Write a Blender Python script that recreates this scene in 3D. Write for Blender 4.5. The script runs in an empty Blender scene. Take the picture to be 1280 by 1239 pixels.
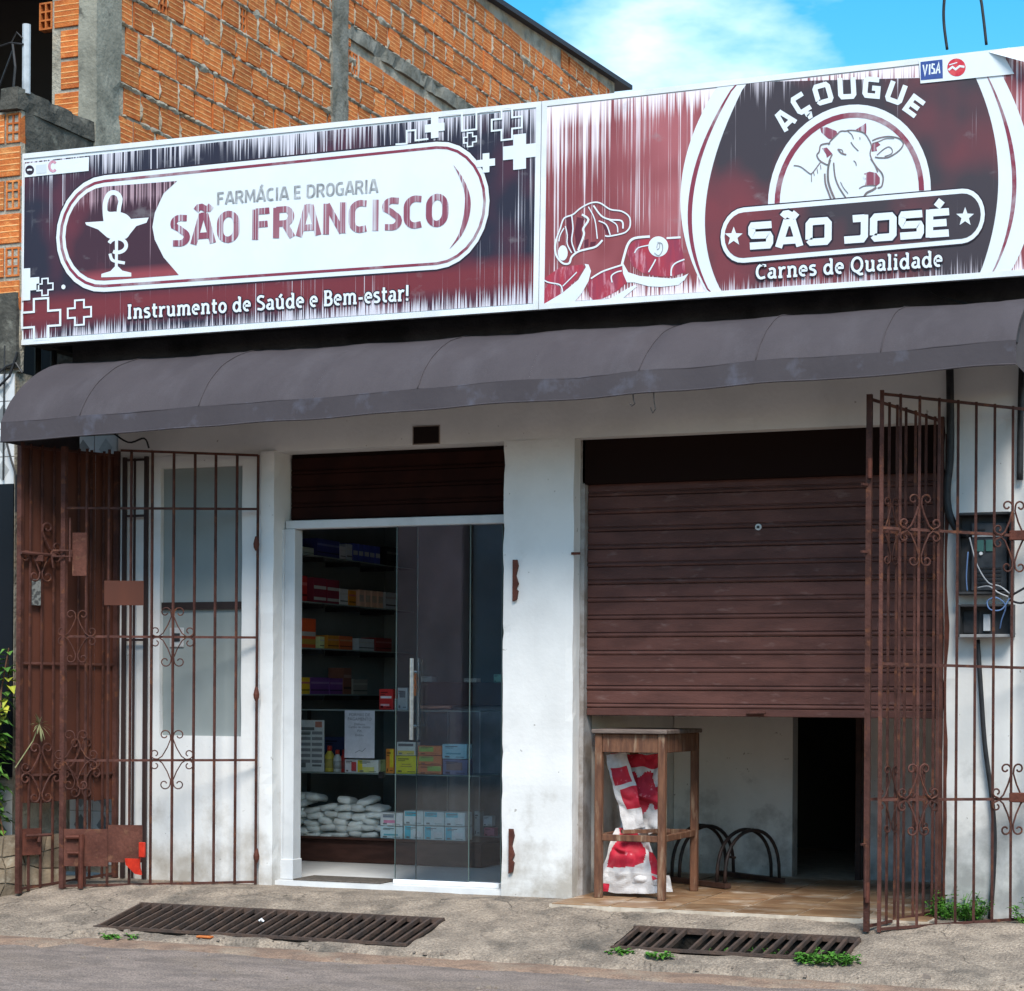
import bpy, bmesh, math, random
from mathutils import Vector, Matrix, noise
random.seed(7)
SC = bpy.context.scene
COL = SC.collection
# ------------------------------------------------------------------ camera
# level camera with a small roll and a vertical lens shift, standing in the street
ROLL = math.radians(0.35); CX, CY = 640.0, 868.0; W0, H0 = 1280.0, 1239.0
VL, VR = 6240.0, 1040.0
FPX = math.sqrt(VL * VR); YAW = math.atan(FPX / VL)
CAM = Vector((4.404, -10.709, 1.146))
fw = Vector((-math.sin(YAW), math.cos(YAW), 0)); r0 = Vector((math.cos(YAW), math.sin(YAW), 0))
RT = Vector((r0.x * math.cos(ROLL), r0.y * math.cos(ROLL), math.sin(ROLL)))
UP = RT.cross(fw).normalized()
cam_d = bpy.data.cameras.new('camera'); cam = bpy.data.objects.new('camera', cam_d); COL.objects.link(cam)
cam_d.sensor_fit = 'HORIZONTAL'; cam_d.sensor_width = 36; cam_d.lens = FPX / W0 * 36
cam_d.shift_y = (CY - H0 / 2) / W0; cam_d.clip_start = 0.1; cam_d.clip_end = 2000
M = Matrix((RT, UP, -fw)).transposed().to_4x4(); M.translation = CAM
cam.matrix_world = M
SC.camera = cam
# ------------------------------------------------------------------ sky, sun, exposure
SUN_EL, SUN_AZ = math.radians(49), math.radians(152)   # azimuth clockwise from +y
world = bpy.data.worlds.new('World'); SC.world = world; world.use_nodes = True
wn, wl = world.node_tree.nodes, world.node_tree.links
wn.clear()
wo = wn.new('ShaderNodeOutputWorld'); wb = wn.new('ShaderNodeBackground')
sky = wn.new('ShaderNodeTexSky'); sky.sky_type = 'NISHITA'; sky.sun_disc = False
sky.sun_elevation = SUN_EL; sky.sun_rotation = SUN_AZ; sky.dust_density = 0.3; sky.ozone_density = 3.0; sky.air_density = 1.3
hs = wn.new('ShaderNodeHueSaturation'); hs.inputs['Saturation'].default_value = 1.5; hs.inputs['Hue'].default_value = 0.485
wl.new(sky.outputs[0], hs.inputs['Color'])
tc = wn.new('ShaderNodeTexCoord'); mp = wn.new('ShaderNodeMapping'); mp.inputs['Scale'].default_value = (2.2, 2.2, 5.0)
mp.inputs['Location'].default_value = (1.8, 1.4, 0.4)
nz = wn.new('ShaderNodeTexNoise'); nz.inputs['Scale'].default_value = 1.7; nz.inputs['Detail'].default_value = 7; nz.inputs['Roughness'].default_value = 0.55
wl.new(tc.outputs['Generated'], mp.inputs['Vector']); wl.new(mp.outputs[0], nz.inputs['Vector'])
cr = wn.new('ShaderNodeValToRGB'); cr.color_ramp.elements[0].position = 0.49; cr.color_ramp.elements[1].position = 0.72
wl.new(nz.outputs['Fac'], cr.inputs['Fac'])
mx = wn.new('ShaderNodeMix'); mx.data_type = 'RGBA'
wl.new(cr.outputs['Color'], mx.inputs['Factor']); wl.new(hs.outputs[0], mx.inputs['A']); mx.inputs['B'].default_value = (8.0, 8.6, 9.4, 1)
wl.new(mx.outputs['Result'], wb.inputs['Color']); wb.inputs['Strength'].default_value = 0.085
wl.new(wb.outputs[0], wo.inputs['Surface'])
sd = bpy.data.lights.new('sun', 'SUN'); sd.energy = 2.0; sd.angle = math.radians(24); sd.color = (1, 0.95, 0.87)
sun = bpy.data.objects.new('sun', sd); COL.objects.link(sun); sun.location = (0, -8, 12)
sdir = Vector((math.sin(SUN_AZ) * math.cos(SUN_EL), math.cos(SUN_AZ) * math.cos(SUN_EL), math.sin(SUN_EL)))
sun.rotation_euler = sdir.to_track_quat('Z', 'Y').to_euler()
SC.view_settings.view_transform = 'Standard'; SC.view_settings.look = 'None'; SC.view_settings.gamma = 1
SC.view_settings.exposure = 1.35
SC.render.engine = 'CYCLES'; SC.cycles.max_bounces = 8; SC.cycles.transparent_max_bounces = 16; SC.cycles.use_denoising = True
# ------------------------------------------------------------------ measuring helpers (survey of the photograph onto world planes)
def ray(u, v): return fw + RT * ((u - CX) / FPX) + UP * ((CY - v) / FPX)
def PY(u, v, y):
    r = ray(u, v); return CAM + r * ((y - CAM.y) / r.y)
def PX(u, v, x):
    r = ray(u, v); return CAM + r * ((x - CAM.x) / r.x)
def PZ(u, v, z):
    r = ray(u, v); return CAM + r * ((z - CAM.z) / r.z)
def gz(y):                      # pavement profile: level at the shops, ramp to the road
    if y > -0.3: return 0.0
    return max(0.18 * (y + 0.3), -0.198)
def GR(u, v):
    p = PZ(u, v, 0)
    for _ in range(40): p = PZ(u, v, 0.5 * p.z + 0.5 * gz(p.y))
    return p
def PJ(p):
    d = Vector(p) - CAM; z = d.dot(fw); return CX + FPX * d.dot(RT) / z, CY - FPX * d.dot(UP) / z
# ------------------------------------------------------------------ materials
MATS = {}
def mat(name, col, rough=0.7, col2=None, scale=8.0, bump=0.0, bscale=60.0, metal=0.0, vary=0.0, stretch=(1, 1, 1), spec=0.4, lo=0.4, hi=0.62, detail=6, coat=0.0, col3=None, s3=1.3, lo3=0.55, hi3=0.72, speck=0.0, sps=110.0):
    """principled paint: base colour broken by noise towards col2, larger patches of col3, bump, per-object variation"""
    if name in MATS: return MATS[name]
    m = bpy.data.materials.new(name); MATS[name] = m; m.use_nodes = True
    n, l = m.node_tree.nodes, m.node_tree.links
    b = n['Principled BSDF']; b.inputs['Roughness'].default_value = rough; b.inputs['Metallic'].default_value = metal
    b.inputs['Specular IOR Level'].default_value = spec * 0.6
    if coat: b.inputs['Coat Weight'].default_value = coat
    geo = n.new('ShaderNodeNewGeometry'); mp = n.new('ShaderNodeMapping'); mp.inputs['Scale'].default_value = stretch
    l.new(geo.outputs['Position'], mp.inputs['Vector'])
    out = None
    def rgb(c): 
        x = n.new('ShaderNodeRGB'); x.outputs[0].default_value = (*c, 1); return x.outputs[0]
    cur = rgb(col)
    def patch(cur, c2, sc, lo, hi, dt):
        t = n.new('ShaderNodeTexNoise'); t.inputs['Scale'].default_value = sc; t.inputs['Detail'].default_value = dt; t.inputs['Roughness'].default_value = 0.6
        l.new(mp.outputs[0], t.inputs['Vector'])
        r = n.new('ShaderNodeMapRange'); r.inputs['From Min'].default_value = lo; r.inputs['From Max'].default_value = hi
        l.new(t.outputs['Fac'], r.inputs['Value'])
        x = n.new('ShaderNodeMix'); x.data_type = 'RGBA'; l.new(r.outputs[0], x.inputs['Factor']); l.new(cur, x.inputs['A']); x.inputs['B'].default_value = (*c2, 1)
        return x.outputs['Result']
    if col2: cur = patch(cur, col2, scale, lo, hi, detail)
    if col3: cur = patch(cur, col3, s3, lo3, hi3, 8)
    if speck:      # fine grit
        t = n.new('ShaderNodeTexNoise'); t.inputs['Scale'].default_value = sps; t.inputs['Detail'].default_value = 3; t.inputs['Roughness'].default_value = 0.7; l.new(geo.outputs['Position'], t.inputs['Vector'])
        r = n.new('ShaderNodeMapRange'); r.inputs['From Min'].default_value = 0.3; r.inputs['From Max'].default_value = 0.7; r.inputs['To Min'].default_value = 1 - speck; r.inputs['To Max'].default_value = 1 + speck; l.new(t.outputs['Fac'], r.inputs['Value'])
        h = n.new('ShaderNodeHueSaturation'); l.new(cur, h.inputs['Color']); l.new(r.outputs[0], h.inputs['Value']); cur = h.outputs[0]
    if vary:
        oi = n.new('ShaderNodeObjectInfo'); h = n.new('ShaderNodeHueSaturation'); l.new(cur, h.inputs['Color'])
        r = n.new('ShaderNodeMapRange'); r.inputs['To Min'].default_value = 1 - vary; r.inputs['To Max'].default_value = 1 + vary
        l.new(oi.outputs['Random'], r.inputs['Value']); l.new(r.outputs[0], h.inputs['Value']); cur = h.outputs[0]
    l.new(cur, b.inputs['Base Color'])
    if bump:
        t = n.new('ShaderNodeTexNoise'); t.inputs['Scale'].default_value = bscale; t.inputs['Detail'].default_value = 5
        l.new(mp.outputs[0], t.inputs['Vector'])
        bp = n.new('ShaderNodeBump'); bp.inputs['Strength'].default_value = bump; bp.inputs['Distance'].default_value = 0.02
        l.new(t.outputs['Fac'], bp.inputs['Height']); l.new(bp.outputs[0], b.inputs['Normal'])
    return m
def plain(name, col, rough=0.6): return mat(name, col, rough, tuple(c * 0.82 for c in col), 25, lo=0.35, hi=0.75)
def glass_mat(name, tint, refl=1.0, rough=0.0):
    if name in MATS: return MATS[name]
    m = bpy.data.materials.new(name); MATS[name] = m; m.use_nodes = True
    n, l = m.node_tree.nodes, m.node_tree.links; n.clear()
    o = n.new('ShaderNodeOutputMaterial'); t = n.new('ShaderNodeBsdfTransparent'); t.inputs['Color'].default_value = (*tint, 1)
    g = n.new('ShaderNodeBsdfGlossy'); g.inputs['Roughness'].default_value = rough; g.inputs['Color'].default_value = (0.92, 0.96, 1, 1)
    f = n.new('ShaderNodeFresnel'); f.inputs['IOR'].default_value = 1.52
    k = n.new('ShaderNodeMath'); k.operation = 'MULTIPLY'; k.inputs[1].default_value = refl; l.new(f.outputs[0], k.inputs[0])
    x = n.new('ShaderNodeMixShader'); l.new(k.outputs[0], x.inputs['Fac']); l.new(t.outputs[0], x.inputs[1]); l.new(g.outputs[0], x.inputs[2]); l.new(x.outputs[0], o.inputs['Surface'])
    return m
def streak_mat(name, dark, mid, white, z0, z1, amount, band=None, zgain=0.0, blot=(0.48, 0.66)):
    """sun-bleached vinyl print: vertical pale streaks eating into a two-tone print, worn away along top and bottom edges"""
    m = bpy.data.materials.new(name); MATS[name] = m; m.use_nodes = True
    n, l = m.node_tree.nodes, m.node_tree.links
    b = n['Principled BSDF']; b.inputs['Roughness'].default_value = 0.38; b.inputs['Specular IOR Level'].default_value = 0.35
    geo = n.new('ShaderNodeNewGeometry')
    def noise_(sx, sz, sc=1.0, dt=2, off=0):
        mp = n.new('ShaderNodeMapping'); mp.inputs['Scale'].default_value = (sx, 0.0, sz); mp.inputs['Location'].default_value = (off, off * 0.7, off * 0.3)
        l.new(geo.outputs['Position'], mp.inputs['Vector'])
        t = n.new('ShaderNodeTexNoise'); t.inputs['Scale'].default_value = sc; t.inputs['Detail'].default_value = dt; t.inputs['Roughness'].default_value = 0.6
        l.new(mp.outputs[0], t.inputs['Vector']); return t.outputs['Fac']
    def math_(op, a, c):
        k = n.new('ShaderNodeMath'); k.operation = op
        for i, q in enumerate((a, c)):
            if isinstance(q, (int, float)): k.inputs[i].default_value = q
            else: l.new(q, k.inputs[i])
        return k.outputs[0]
    def rng(v, a, c, d=0.0, e=1.0):
        r = n.new('ShaderNodeMapRange'); r.inputs['From Min'].default_value = a; r.inputs['From Max'].default_value = c
        r.inputs['To Min'].default_value = d; r.inputs['To Max'].default_value = e; l.new(v, r.inputs['Value']); return r.outputs[0]
    def mix(f, a, c):
        x = n.new('ShaderNodeMix'); x.data_type = 'RGBA'; l.new(f, x.inputs['Factor'])
        for s, q in (('A', a), ('B', c)):
            if isinstance(q, tuple): x.inputs[s].default_value = (*q, 1)
            else: l.new(q, x.inputs[s])
        return x.outputs['Result']
    sp = n.new('ShaderNodeSeparateXYZ'); l.new(geo.outputs['Position'], sp.inputs[0])
    zz = rng(sp.outputs['Z'], z0, z1)
    fine = noise_(105, 0.35, 1.0, 3); broad = noise_(1.3, 1.0, 1.0, 3, 3.1); tall = noise_(30, 1.3, 1.0, 3, 7.7); area = noise_(1.9, 1.7, 1.0, 2, 9.3)
    base = mix(rng(broad, *blot), dark, mid)
    if band:
        bz, bw, bc = band
        d = math_('ABSOLUTE', math_('SUBTRACT', zz, bz), 0); base = mix(rng(d, bw, bw * 0.3), base, bc)
    topw = rng(zz, 0.84, 1.0, 0.0, 0.13); botw = rng(zz, 0.14, 0.0, 0.0, 0.26)
    thr = math_('ADD', math_('MULTIPLY', fine, 0.80), math_('MULTIPLY', tall, 0.22))
    thr = math_('ADD', thr, math_('MULTIPLY', area, 0.34))
    thr = math_('ADD', thr, math_('MULTIPLY', math_('SUBTRACT', zz, 0.5), zgain))
    thr = math_('ADD', math_('ADD', thr, topw), botw)
    f = rng(thr, 0.80 - amount, 0.90 - amount)
    colr = mix(f, base, white)
    colr = mix(rng(noise_(5, 9, 1.0, 5, 1.7), 0.63, 0.75, 0, 0.35), colr, (0.25, 0.24, 0.25))
    l.new(colr, b.inputs['Base Color'])
    return m
# ------------------------------------------------------------------ mesh helpers
class MB:
    def __init__(s): s.v = []; s.f = []; s.mi = []; s.m = 0
    def add(s, vs, fs):
        o = len(s.v); s.v += [tuple(x) for x in vs]; s.f += [tuple(i + o for i in f) for f in fs]; s.mi += [s.m] * len(fs); return s
    def box(s, x0, x1, y0, y1, z0, z1):
        v = [(x0, y0, z0), (x1, y0, z0), (x1, y1, z0), (x0, y1, z0), (x0, y0, z1), (x1, y0, z1), (x1, y1, z1), (x0, y1, z1)]
        return s.add(v, [(0, 3, 2, 1), (4, 5, 6, 7), (0, 1, 5, 4), (1, 2, 6, 5), (2, 3, 7, 6), (3, 0, 4, 7)])
    def cbox(s, x0, x1, y0, y1, z0, z1, c=0.004):
        """box with chamfered edges"""
        bm = bmesh.new(); bmesh.ops.create_cube(bm, size=1)
        for v in bm.verts: v.co = Vector(((x0 + x1) / 2 + v.co.x * (x1 - x0), (y0 + y1) / 2 + v.co.y * (y1 - y0), (z0 + z1) / 2 + v.co.z * (z1 - z0)))
        c = min(c, 0.4 * min(abs(x1 - x0), abs(y1 - y0), abs(z1 - z0)))
        bmesh.ops.bevel(bm, geom=bm.edges[:], offset=c, segments=1, affect='EDGES')
        bm.verts.index_update(); s.add([v.co[:] for v in bm.verts], [[v.index for v in f.verts] for f in bm.faces]); bm.free(); return s
    def bar(s, a, b, w, d=None, upv=(0, 0, 1)):
        """rectangular bar from a to b"""
        a, b = Vector(a), Vector(b); t = (b - a).normalized(); d = d or w
        u = Vector(upv)
        if abs(t.dot(u)) > 0.95: u = Vector((0, 1, 0))
        sx = t.cross(u).normalized(); sy = sx.cross(t).normalized()
        v = []
        for p in (a, b):
            for i, j in ((-1, -1), (1, -1), (1, 1), (-1, 1)): v.append(p + sx * (i * w / 2) + sy * (j * d / 2))
        return s.add(v, [(0, 3, 2, 1), (4, 5, 6, 7), (0, 1, 5, 4), (1, 2, 6, 5), (2, 3, 7, 6), (3, 0, 4, 7)])
    def tube(s, pts, r, n=8, cap=True, radii=None):
        pts = [Vector(p) for p in pts]; o = len(s.v); prev = None
        for i, p in enumerate(pts):
            t = ((pts[min(i + 1, len(pts) - 1)] - p).normalized() + (p - pts[max(i - 1, 0)]).normalized())
            t = t.normalized() if t.length > 1e-6 else Vector((0, 0, 1))
            if prev is None:
                u = Vector((0, 0, 1)) if abs(t.z) < 0.9 else Vector((1, 0, 0)); sx = t.cross(u).normalized()
            else: sx = (prev - t * prev.dot(t)).normalized()
            prev = sx; sy = t.cross(sx); rr = radii[i] if radii else r
            for k in range(n):
                a = 2 * math.pi * k / n; s.v.append(tuple(p + sx * (rr * math.cos(a)) + sy * (rr * math.sin(a))))
        for i in range(len(pts) - 1):
            for k in range(n):
                s.f.append((o + i * n + k, o + i * n + (k + 1) % n, o + (i + 1) * n + (k + 1) % n, o + (i + 1) * n + k)); s.mi.append(s.m)
        if cap:
            s.f.append(tuple(o + k for k in reversed(range(n)))); s.f.append(tuple(o + (len(pts) - 1) * n + k for k in range(n))); s.mi += [s.m] * 2
        return s
    def lathe(s, cx, cy, prof, n=14):
        o = len(s.v)
        for r, z in prof:
            for k in range(n): a = 2 * math.pi * k / n; s.v.append((cx + r * math.cos(a), cy + r * math.sin(a), z))
        for i in range(len(prof) - 1):
            for k in range(n): s.f.append((o + i * n + k, o + i * n + (k + 1) % n, o + (i + 1) * n + (k + 1) % n, o + (i + 1) * n + k)); s.mi.append(s.m)
        s.f.append(tuple(o + k for k in reversed(range(n)))); s.f.append(tuple(o + (len(prof) - 1) * n + k for k in range(n))); s.mi += [s.m] * 2
        return s
    def prism(s, poly, y0, y1):
        """polygon of (x, z) points extruded from y0 to y1"""
        n = len(poly); area = sum(poly[i][0] * poly[(i + 1) % n][1] - poly[(i + 1) % n][0] * poly[i][1] for i in range(n))
        if area < 0: poly = poly[::-1]
        v = [(x, y0, z) for x, z in poly] + [(x, y1, z) for x, z in poly]
        return s.add(v, [tuple(range(n)), tuple(reversed(range(n, 2 * n)))] + [(i, i + n, (i + 1) % n + n, (i + 1) % n) for i in range(n)])
    def build(s, name, m, parent=None, smooth=False, mesh_only=False):
        me = bpy.data.meshes.new(name); off = parent.matrix_world.translation if False else (WORLD_LOC.get(parent.name, Vector((0, 0, 0))) if parent else Vector((0, 0, 0)))
        me.from_pydata([tuple(Vector(v) - off) for v in s.v], [], s.f)
        for x in (m if isinstance(m, (list, tuple)) else [m]): me.materials.append(x)
        if any(s.mi): me.polygons.foreach_set('material_index', s.mi)
        if smooth: me.polygons.foreach_set('use_smooth', [True] * len(me.polygons))
        me.update()
        if mesh_only: return me
        o = bpy.data.objects.new(name, me); COL.objects.link(o)
        if parent: o.parent = parent; WORLD_LOC[o.name] = off
        return o
WORLD_LOC = {}
def put(name, me, parent, loc, rot=None):
    """a piece that shares mesh data with its likes"""
    o = bpy.data.objects.new(name, me); COL.objects.link(o)
    off = WORLD_LOC.get(parent.name, Vector((0, 0, 0))) if parent else Vector((0, 0, 0))
    o.parent = parent; o.location = Vector(loc) - off
    if rot: o.rotation_euler = rot
    return o
def tag(o, label, cat, group=None):
    o['label'] = label; o['category'] = cat
    if group: o['group'] = group
    return o
def thing(name, label, cat, loc=(0, 0, 0), group=None):
    o = bpy.data.objects.new(name, None); COL.objects.link(o); o.location = loc; o.empty_display_size = 0.2
    WORLD_LOC[o.name] = Vector(loc); return tag(o, label, cat, group)
def single(mb, name, m, label, cat, base, group=None, smooth=False):
    """a thing that is one mesh, its origin at its base"""
    base = Vector(base); mb.v = [tuple(Vector(v) - base) for v in mb.v]
    o = mb.build(name, m, None, smooth); o.location = base; WORLD_LOC[o.name] = base; return tag(o, label, cat, group)
def struct(o): o['kind'] = 'structure'; return o
def nz3(p, sc, seed=0.0): return noise.noise(Vector((p[0] * sc + seed, p[1] * sc - seed * 0.7, p[2] * sc + seed * 0.3)))
def rough_box(mb, x0, x1, y0, y1, z0, z1, step=0.06, amp=0.004, seed=1.0, chip=0.0):
    """hand-plastered block: gridded faces, slightly wavy, arrises chipped"""
    nx = max(1, int((x1 - x0) / step)); nyy = max(1, int((y1 - y0) / step)); nz_ = max(1, int((z1 - z0) / step))
    def disp(p, nrm):
        d = amp * nz3(p, 4, seed) + amp * 0.5 * nz3(p, 17, seed)
        edges = sum((abs(p[i] - lo) < 1e-5 or abs(p[i] - hi) < 1e-5) for i, (lo, hi) in enumerate(((x0, x1), (y0, y1), (z0, z1))))
        q = Vector(p) + Vector((nz3(p, 5, seed + 3), nz3(p, 5, seed + 7), 0)) * amp
        if edges >= 2 and chip:
            k = max(0.0, nz3(p, 9, seed + 11) - 0.12) * chip * 3
            q.x += k * (1 if abs(p[0] - x0) < 1e-5 else (-1 if abs(p[0] - x1) < 1e-5 else 0)); q.y += k * (1 if abs(p[1] - y0) < 1e-5 else 0)
        return q
    def face(o, a, b, na, nb):
        vs = []; fs = []
        for j in range(nb + 1):
            for i in range(na + 1):
                vs.append(disp(tuple(o[k] + a[k] * i / na + b[k] * j / nb for k in range(3)), None))
        for j in range(nb):
            for i in range(na): k = j * (na + 1) + i; fs.append((k, k + 1, k + na + 2, k + na + 1))
        mb.add(vs, fs)
    dx, dy, dz = x1 - x0, y1 - y0, z1 - z0
    face((x0, y0, z0), (dx, 0, 0), (0, 0, dz), nx, nz_); face((x1, y0, z0), (0, dy, 0), (0, 0, dz), nyy, nz_)
    face((x0, y1, z0), (0, -dy, 0), (0, 0, dz), nyy, nz_); face((x1, y1, z0), (-dx, 0, 0), (0, 0, dz), nx, nz_)
    face((x0, y1, z0), (dx, 0, 0), (0, -dy, 0), nx, nyy); face((x0, y0, z1), (dx, 0, 0), (0, dy, 0), nx, nyy)
    return mb
# ------------------------------------------------------------------ shared materials
def plaster_mat(name, white, dirt, stain, base_z=0.0):
    m = mat(name, white, 0.85, tuple(c * 0.86 for c in white), 2.2, bump=0.07, bscale=45, lo=0.42, hi=0.7, col3=stain, s3=3.1, lo3=0.62, hi3=0.8)
    n, l = m.node_tree.nodes, m.node_tree.links; b = n['Principled BSDF']; src = b.inputs['Base Color'].links[0].from_socket
    geo = n.new('ShaderNodeNewGeometry'); sp = n.new('ShaderNodeSeparateXYZ'); l.new(geo.outputs['Position'], sp.inputs[0])
    t = n.new('ShaderNodeTexNoise'); t.inputs['Scale'].default_value = 4.5; t.inputs['Detail'].default_value = 8; t.inputs['Roughness'].default_value = 0.65
    l.new(geo.outputs['Position'], t.inputs['Vector'])
    r = n.new('ShaderNodeMapRange'); r.inputs['From Min'].default_value = base_z + 0.75; r.inputs['From Max'].default_value = base_z; r.inputs['To Max'].default_value = 0.36; l.new(sp.outputs['Z'], r.inputs['Value'])
    a = n.new('ShaderNodeMath'); a.operation = 'ADD'; l.new(r.outputs[0], a.inputs[0]); l.new(t.outputs['Fac'], a.inputs[1])
    q = n.new('ShaderNodeMapRange'); q.inputs['From Min'].default_value = 0.66; q.inputs['From Max'].default_value = 0.95; q.inputs['To Max'].default_value = 0.8; l.new(a.outputs[0], q.inputs['Value'])
    x = n.new('ShaderNodeMix'); x.data_type = 'RGBA'; l.new(q.outputs[0], x.inputs['Factor']); l.new(src, x.inputs['A']); x.inputs['B'].default_value = (*dirt, 1)
    # small scuffs and chips
    v = n.new('ShaderNodeTexNoise'); v.inputs['Scale'].default_value = 26; v.inputs['Detail'].default_value = 3; l.new(geo.outputs['Position'], v.inputs['Vector'])
    vr = n.new('ShaderNodeMapRange'); vr.inputs['From Min'].default_value = 0.715; vr.inputs['From Max'].default_value = 0.74; vr.inputs['To Max'].default_value = 0.65; l.new(v.outputs['Fac'], vr.inputs['Value'])
    y = n.new('ShaderNodeMix'); y.data_type = 'RGBA'; l.new(vr.outputs[0], y.inputs['Factor']); l.new(x.outputs['Result'], y.inputs['A']); y.inputs['B'].default_value = (0.22, 0.19, 0.16, 1)
    l.new(y.outputs['Result'], b.inputs['Base Color']); return m
WHITE = plaster_mat('white_plaster', (0.70, 0.69, 0.675), (0.33, 0.29, 0.24), (0.62, 0.62, 0.62))
GRIMY = plaster_mat('grimy_plaster', (0.66, 0.65, 0.63), (0.25, 0.25, 0.24), (0.5, 0.5, 0.48), 0.25)
INSIDE = plaster_mat('inside_plaster', (0.80, 0.78, 0.75), (0.22, 0.2, 0.18), (0.66, 0.63, 0.6))
DARKWALL = mat('stained_shaded_dark', (0.045, 0.042, 0.045), 0.9, (0.016, 0.015, 0.017), 3, bump=0.3)  # dark stain, with the shade of the gap behind the signs painted in
CONCRETE = mat('weathered_concrete', (0.20, 0.195, 0.17), 0.95, (0.11, 0.105, 0.085), 5, bump=0.5, bscale=40, col3=(0.06, 0.055, 0.045), s3=7, lo3=0.58, hi3=0.7)
IRON = mat('brown_iron_paint', (0.088, 0.036, 0.028), 0.6, (0.052, 0.021, 0.016), 12, bump=0.25, bscale=90, vary=0.2, spec=0.25, col3=(0.125, 0.048, 0.026), s3=16, lo3=0.56, hi3=0.66)
RUST = mat('rusty_iron', (0.105, 0.032, 0.02), 0.7, (0.06, 0.018, 0.012), 16, bump=0.2, bscale=120)
SHEET = mat('brown_sheet_metal', (0.115, 0.043, 0.030), 0.6, (0.070, 0.025, 0.018), 7, bump=0.2, bscale=25, spec=0.25, col3=(0.16, 0.075, 0.045), s3=14, lo3=0.56, hi3=0.7, speck=0.2, sps=60)
SHEETD = mat('dark_brown_sheet', (0.088, 0.027, 0.015), 0.6, (0.062, 0.020, 0.012), 2.5, bump=0.06, bscale=9, stretch=(1, 1, 0.35))
SHUT = mat('brown_shutter_paint', (0.108, 0.046, 0.037), 0.55, (0.076, 0.033, 0.027), 5, bump=0.12, bscale=50, stretch=(0.8, 1, 2.5), spec=0.25, vary=0.10, col3=(0.17, 0.10, 0.088), s3=11, lo3=0.6, hi3=0.78)
ALU = mat('white_aluminium', (0.55, 0.56, 0.57), 0.4, (0.46, 0.47, 0.48), 6, lo=0.45, hi=0.7)
BLACK = mat('black_plastic', (0.018, 0.018, 0.02), 0.45, (0.03, 0.03, 0.032), 20)
STEEL = mat('brushed_steel', (0.55, 0.55, 0.56), 0.3, metal=1.0, col2=(0.4, 0.4, 0.41), scale=30)
GLASS = glass_mat('door_glass', (0.97, 0.98, 0.98), 0.95)
GLASSC = glass_mat('counter_glass', (0.97, 0.98, 0.98), 0.5)
WOOD = mat('worn_wood', (0.165, 0.075, 0.042), 0.75, (0.095, 0.042, 0.026), 9, bump=0.25, bscale=60, stretch=(4, 4, 0.7), col3=(0.34, 0.24, 0.16), s3=5, lo3=0.55, hi3=0.72)
DWOOD = mat('dark_counter_wood', (0.05, 0.022, 0.017), 0.5, (0.032, 0.014, 0.011), 7, stretch=(1, 4, 4))
# ------------------------------------------------------------------ road, pavement, grates pits
ROADM = mat('asphalt', (0.30, 0.235, 0.198), 0.95, (0.205, 0.163, 0.14), 6, bump=0.8, bscale=130, stretch=(0.8, 1.2, 1), col3=(0.24, 0.185, 0.145), s3=1.6, lo3=0.5, hi3=0.75, speck=0.5, sps=95)
APRON = mat('cracked_concrete', (0.345, 0.275, 0.212), 0.95, (0.215, 0.172, 0.135), 5.5, bump=0.9, bscale=80, detail=10, col3=(0.095, 0.083, 0.07), s3=2.6, lo3=0.52, hi3=0.72, speck=0.42, sps=75)
def add_cracks(m, scale=2.2, col=(0.07, 0.058, 0.046), w=0.011):
    n, l = m.node_tree.nodes, m.node_tree.links; b = n['Principled BSDF']; src = b.inputs['Base Color'].links[0].from_socket
    geo = n.new('ShaderNodeNewGeometry'); t = n.new('ShaderNodeTexNoise'); t.inputs['Scale'].default_value = 6; t.inputs['Detail'].default_value = 4
    l.new(geo.outputs['Position'], t.inputs['Vector'])
    ad = n.new('ShaderNodeMix'); ad.data_type = 'RGBA'; ad.inputs['Factor'].default_value = 0.2; l.new(geo.outputs['Position'], ad.inputs['A']); l.new(t.outputs['Color'], ad.inputs['B'])
    v = n.new('ShaderNodeTexVoronoi'); v.feature = 'DISTANCE_TO_EDGE'; v.inputs['Scale'].default_value = scale; l.new(ad.outputs['Result'], v.inputs['Vector'])
    r = n.new('ShaderNodeMapRange'); r.inputs['From Min'].default_value = w; r.inputs['From Max'].default_value = 0.0; r.inputs['To Max'].default_value = 1.0; l.new(v.outputs['Distance'], r.inputs['Value'])
    k = n.new('ShaderNodeTexNoise'); k.inputs['Scale'].default_value = 1.7; l.new(geo.outputs['Position'], k.inputs['Vector'])
    kr = n.new('ShaderNodeMapRange'); kr.inputs['From Min'].default_value = 0.46; kr.inputs['From Max'].default_value = 0.56; l.new(k.outputs['Fac'], kr.inputs['Value'])
    mu = n.new('ShaderNodeMath'); mu.operation = 'MULTIPLY'; l.new(r.outputs[0], mu.inputs[0]); l.new(kr.outputs[0], mu.inputs[1])
    x = n.new('ShaderNodeMix'); x.data_type = 'RGBA'; l.new(mu.outputs[0], x.inputs['Factor']); l.new(src, x.inputs['A']); x.inputs['B'].default_value = (*col, 1)
    l.new(x.outputs['Result'], b.inputs['Base Color'])
add_cracks(APRON)
def grid(mb, xs, ys, hf, skip=None):
    o = len(mb.v); nx = len(xs)
    for y in ys:
        for x in xs: mb.v.append((x, y, hf(x, y)))
    for j in range(len(ys) - 1):
        for i in range(nx - 1):
            if skip and skip((xs[i] + xs[i + 1]) / 2, (ys[j] + ys[j + 1]) / 2): continue
            k = o + j * nx + i; mb.f.append((k, k + 1, k + nx + 1, k + nx)); mb.mi.append(mb.m)
    return mb
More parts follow.
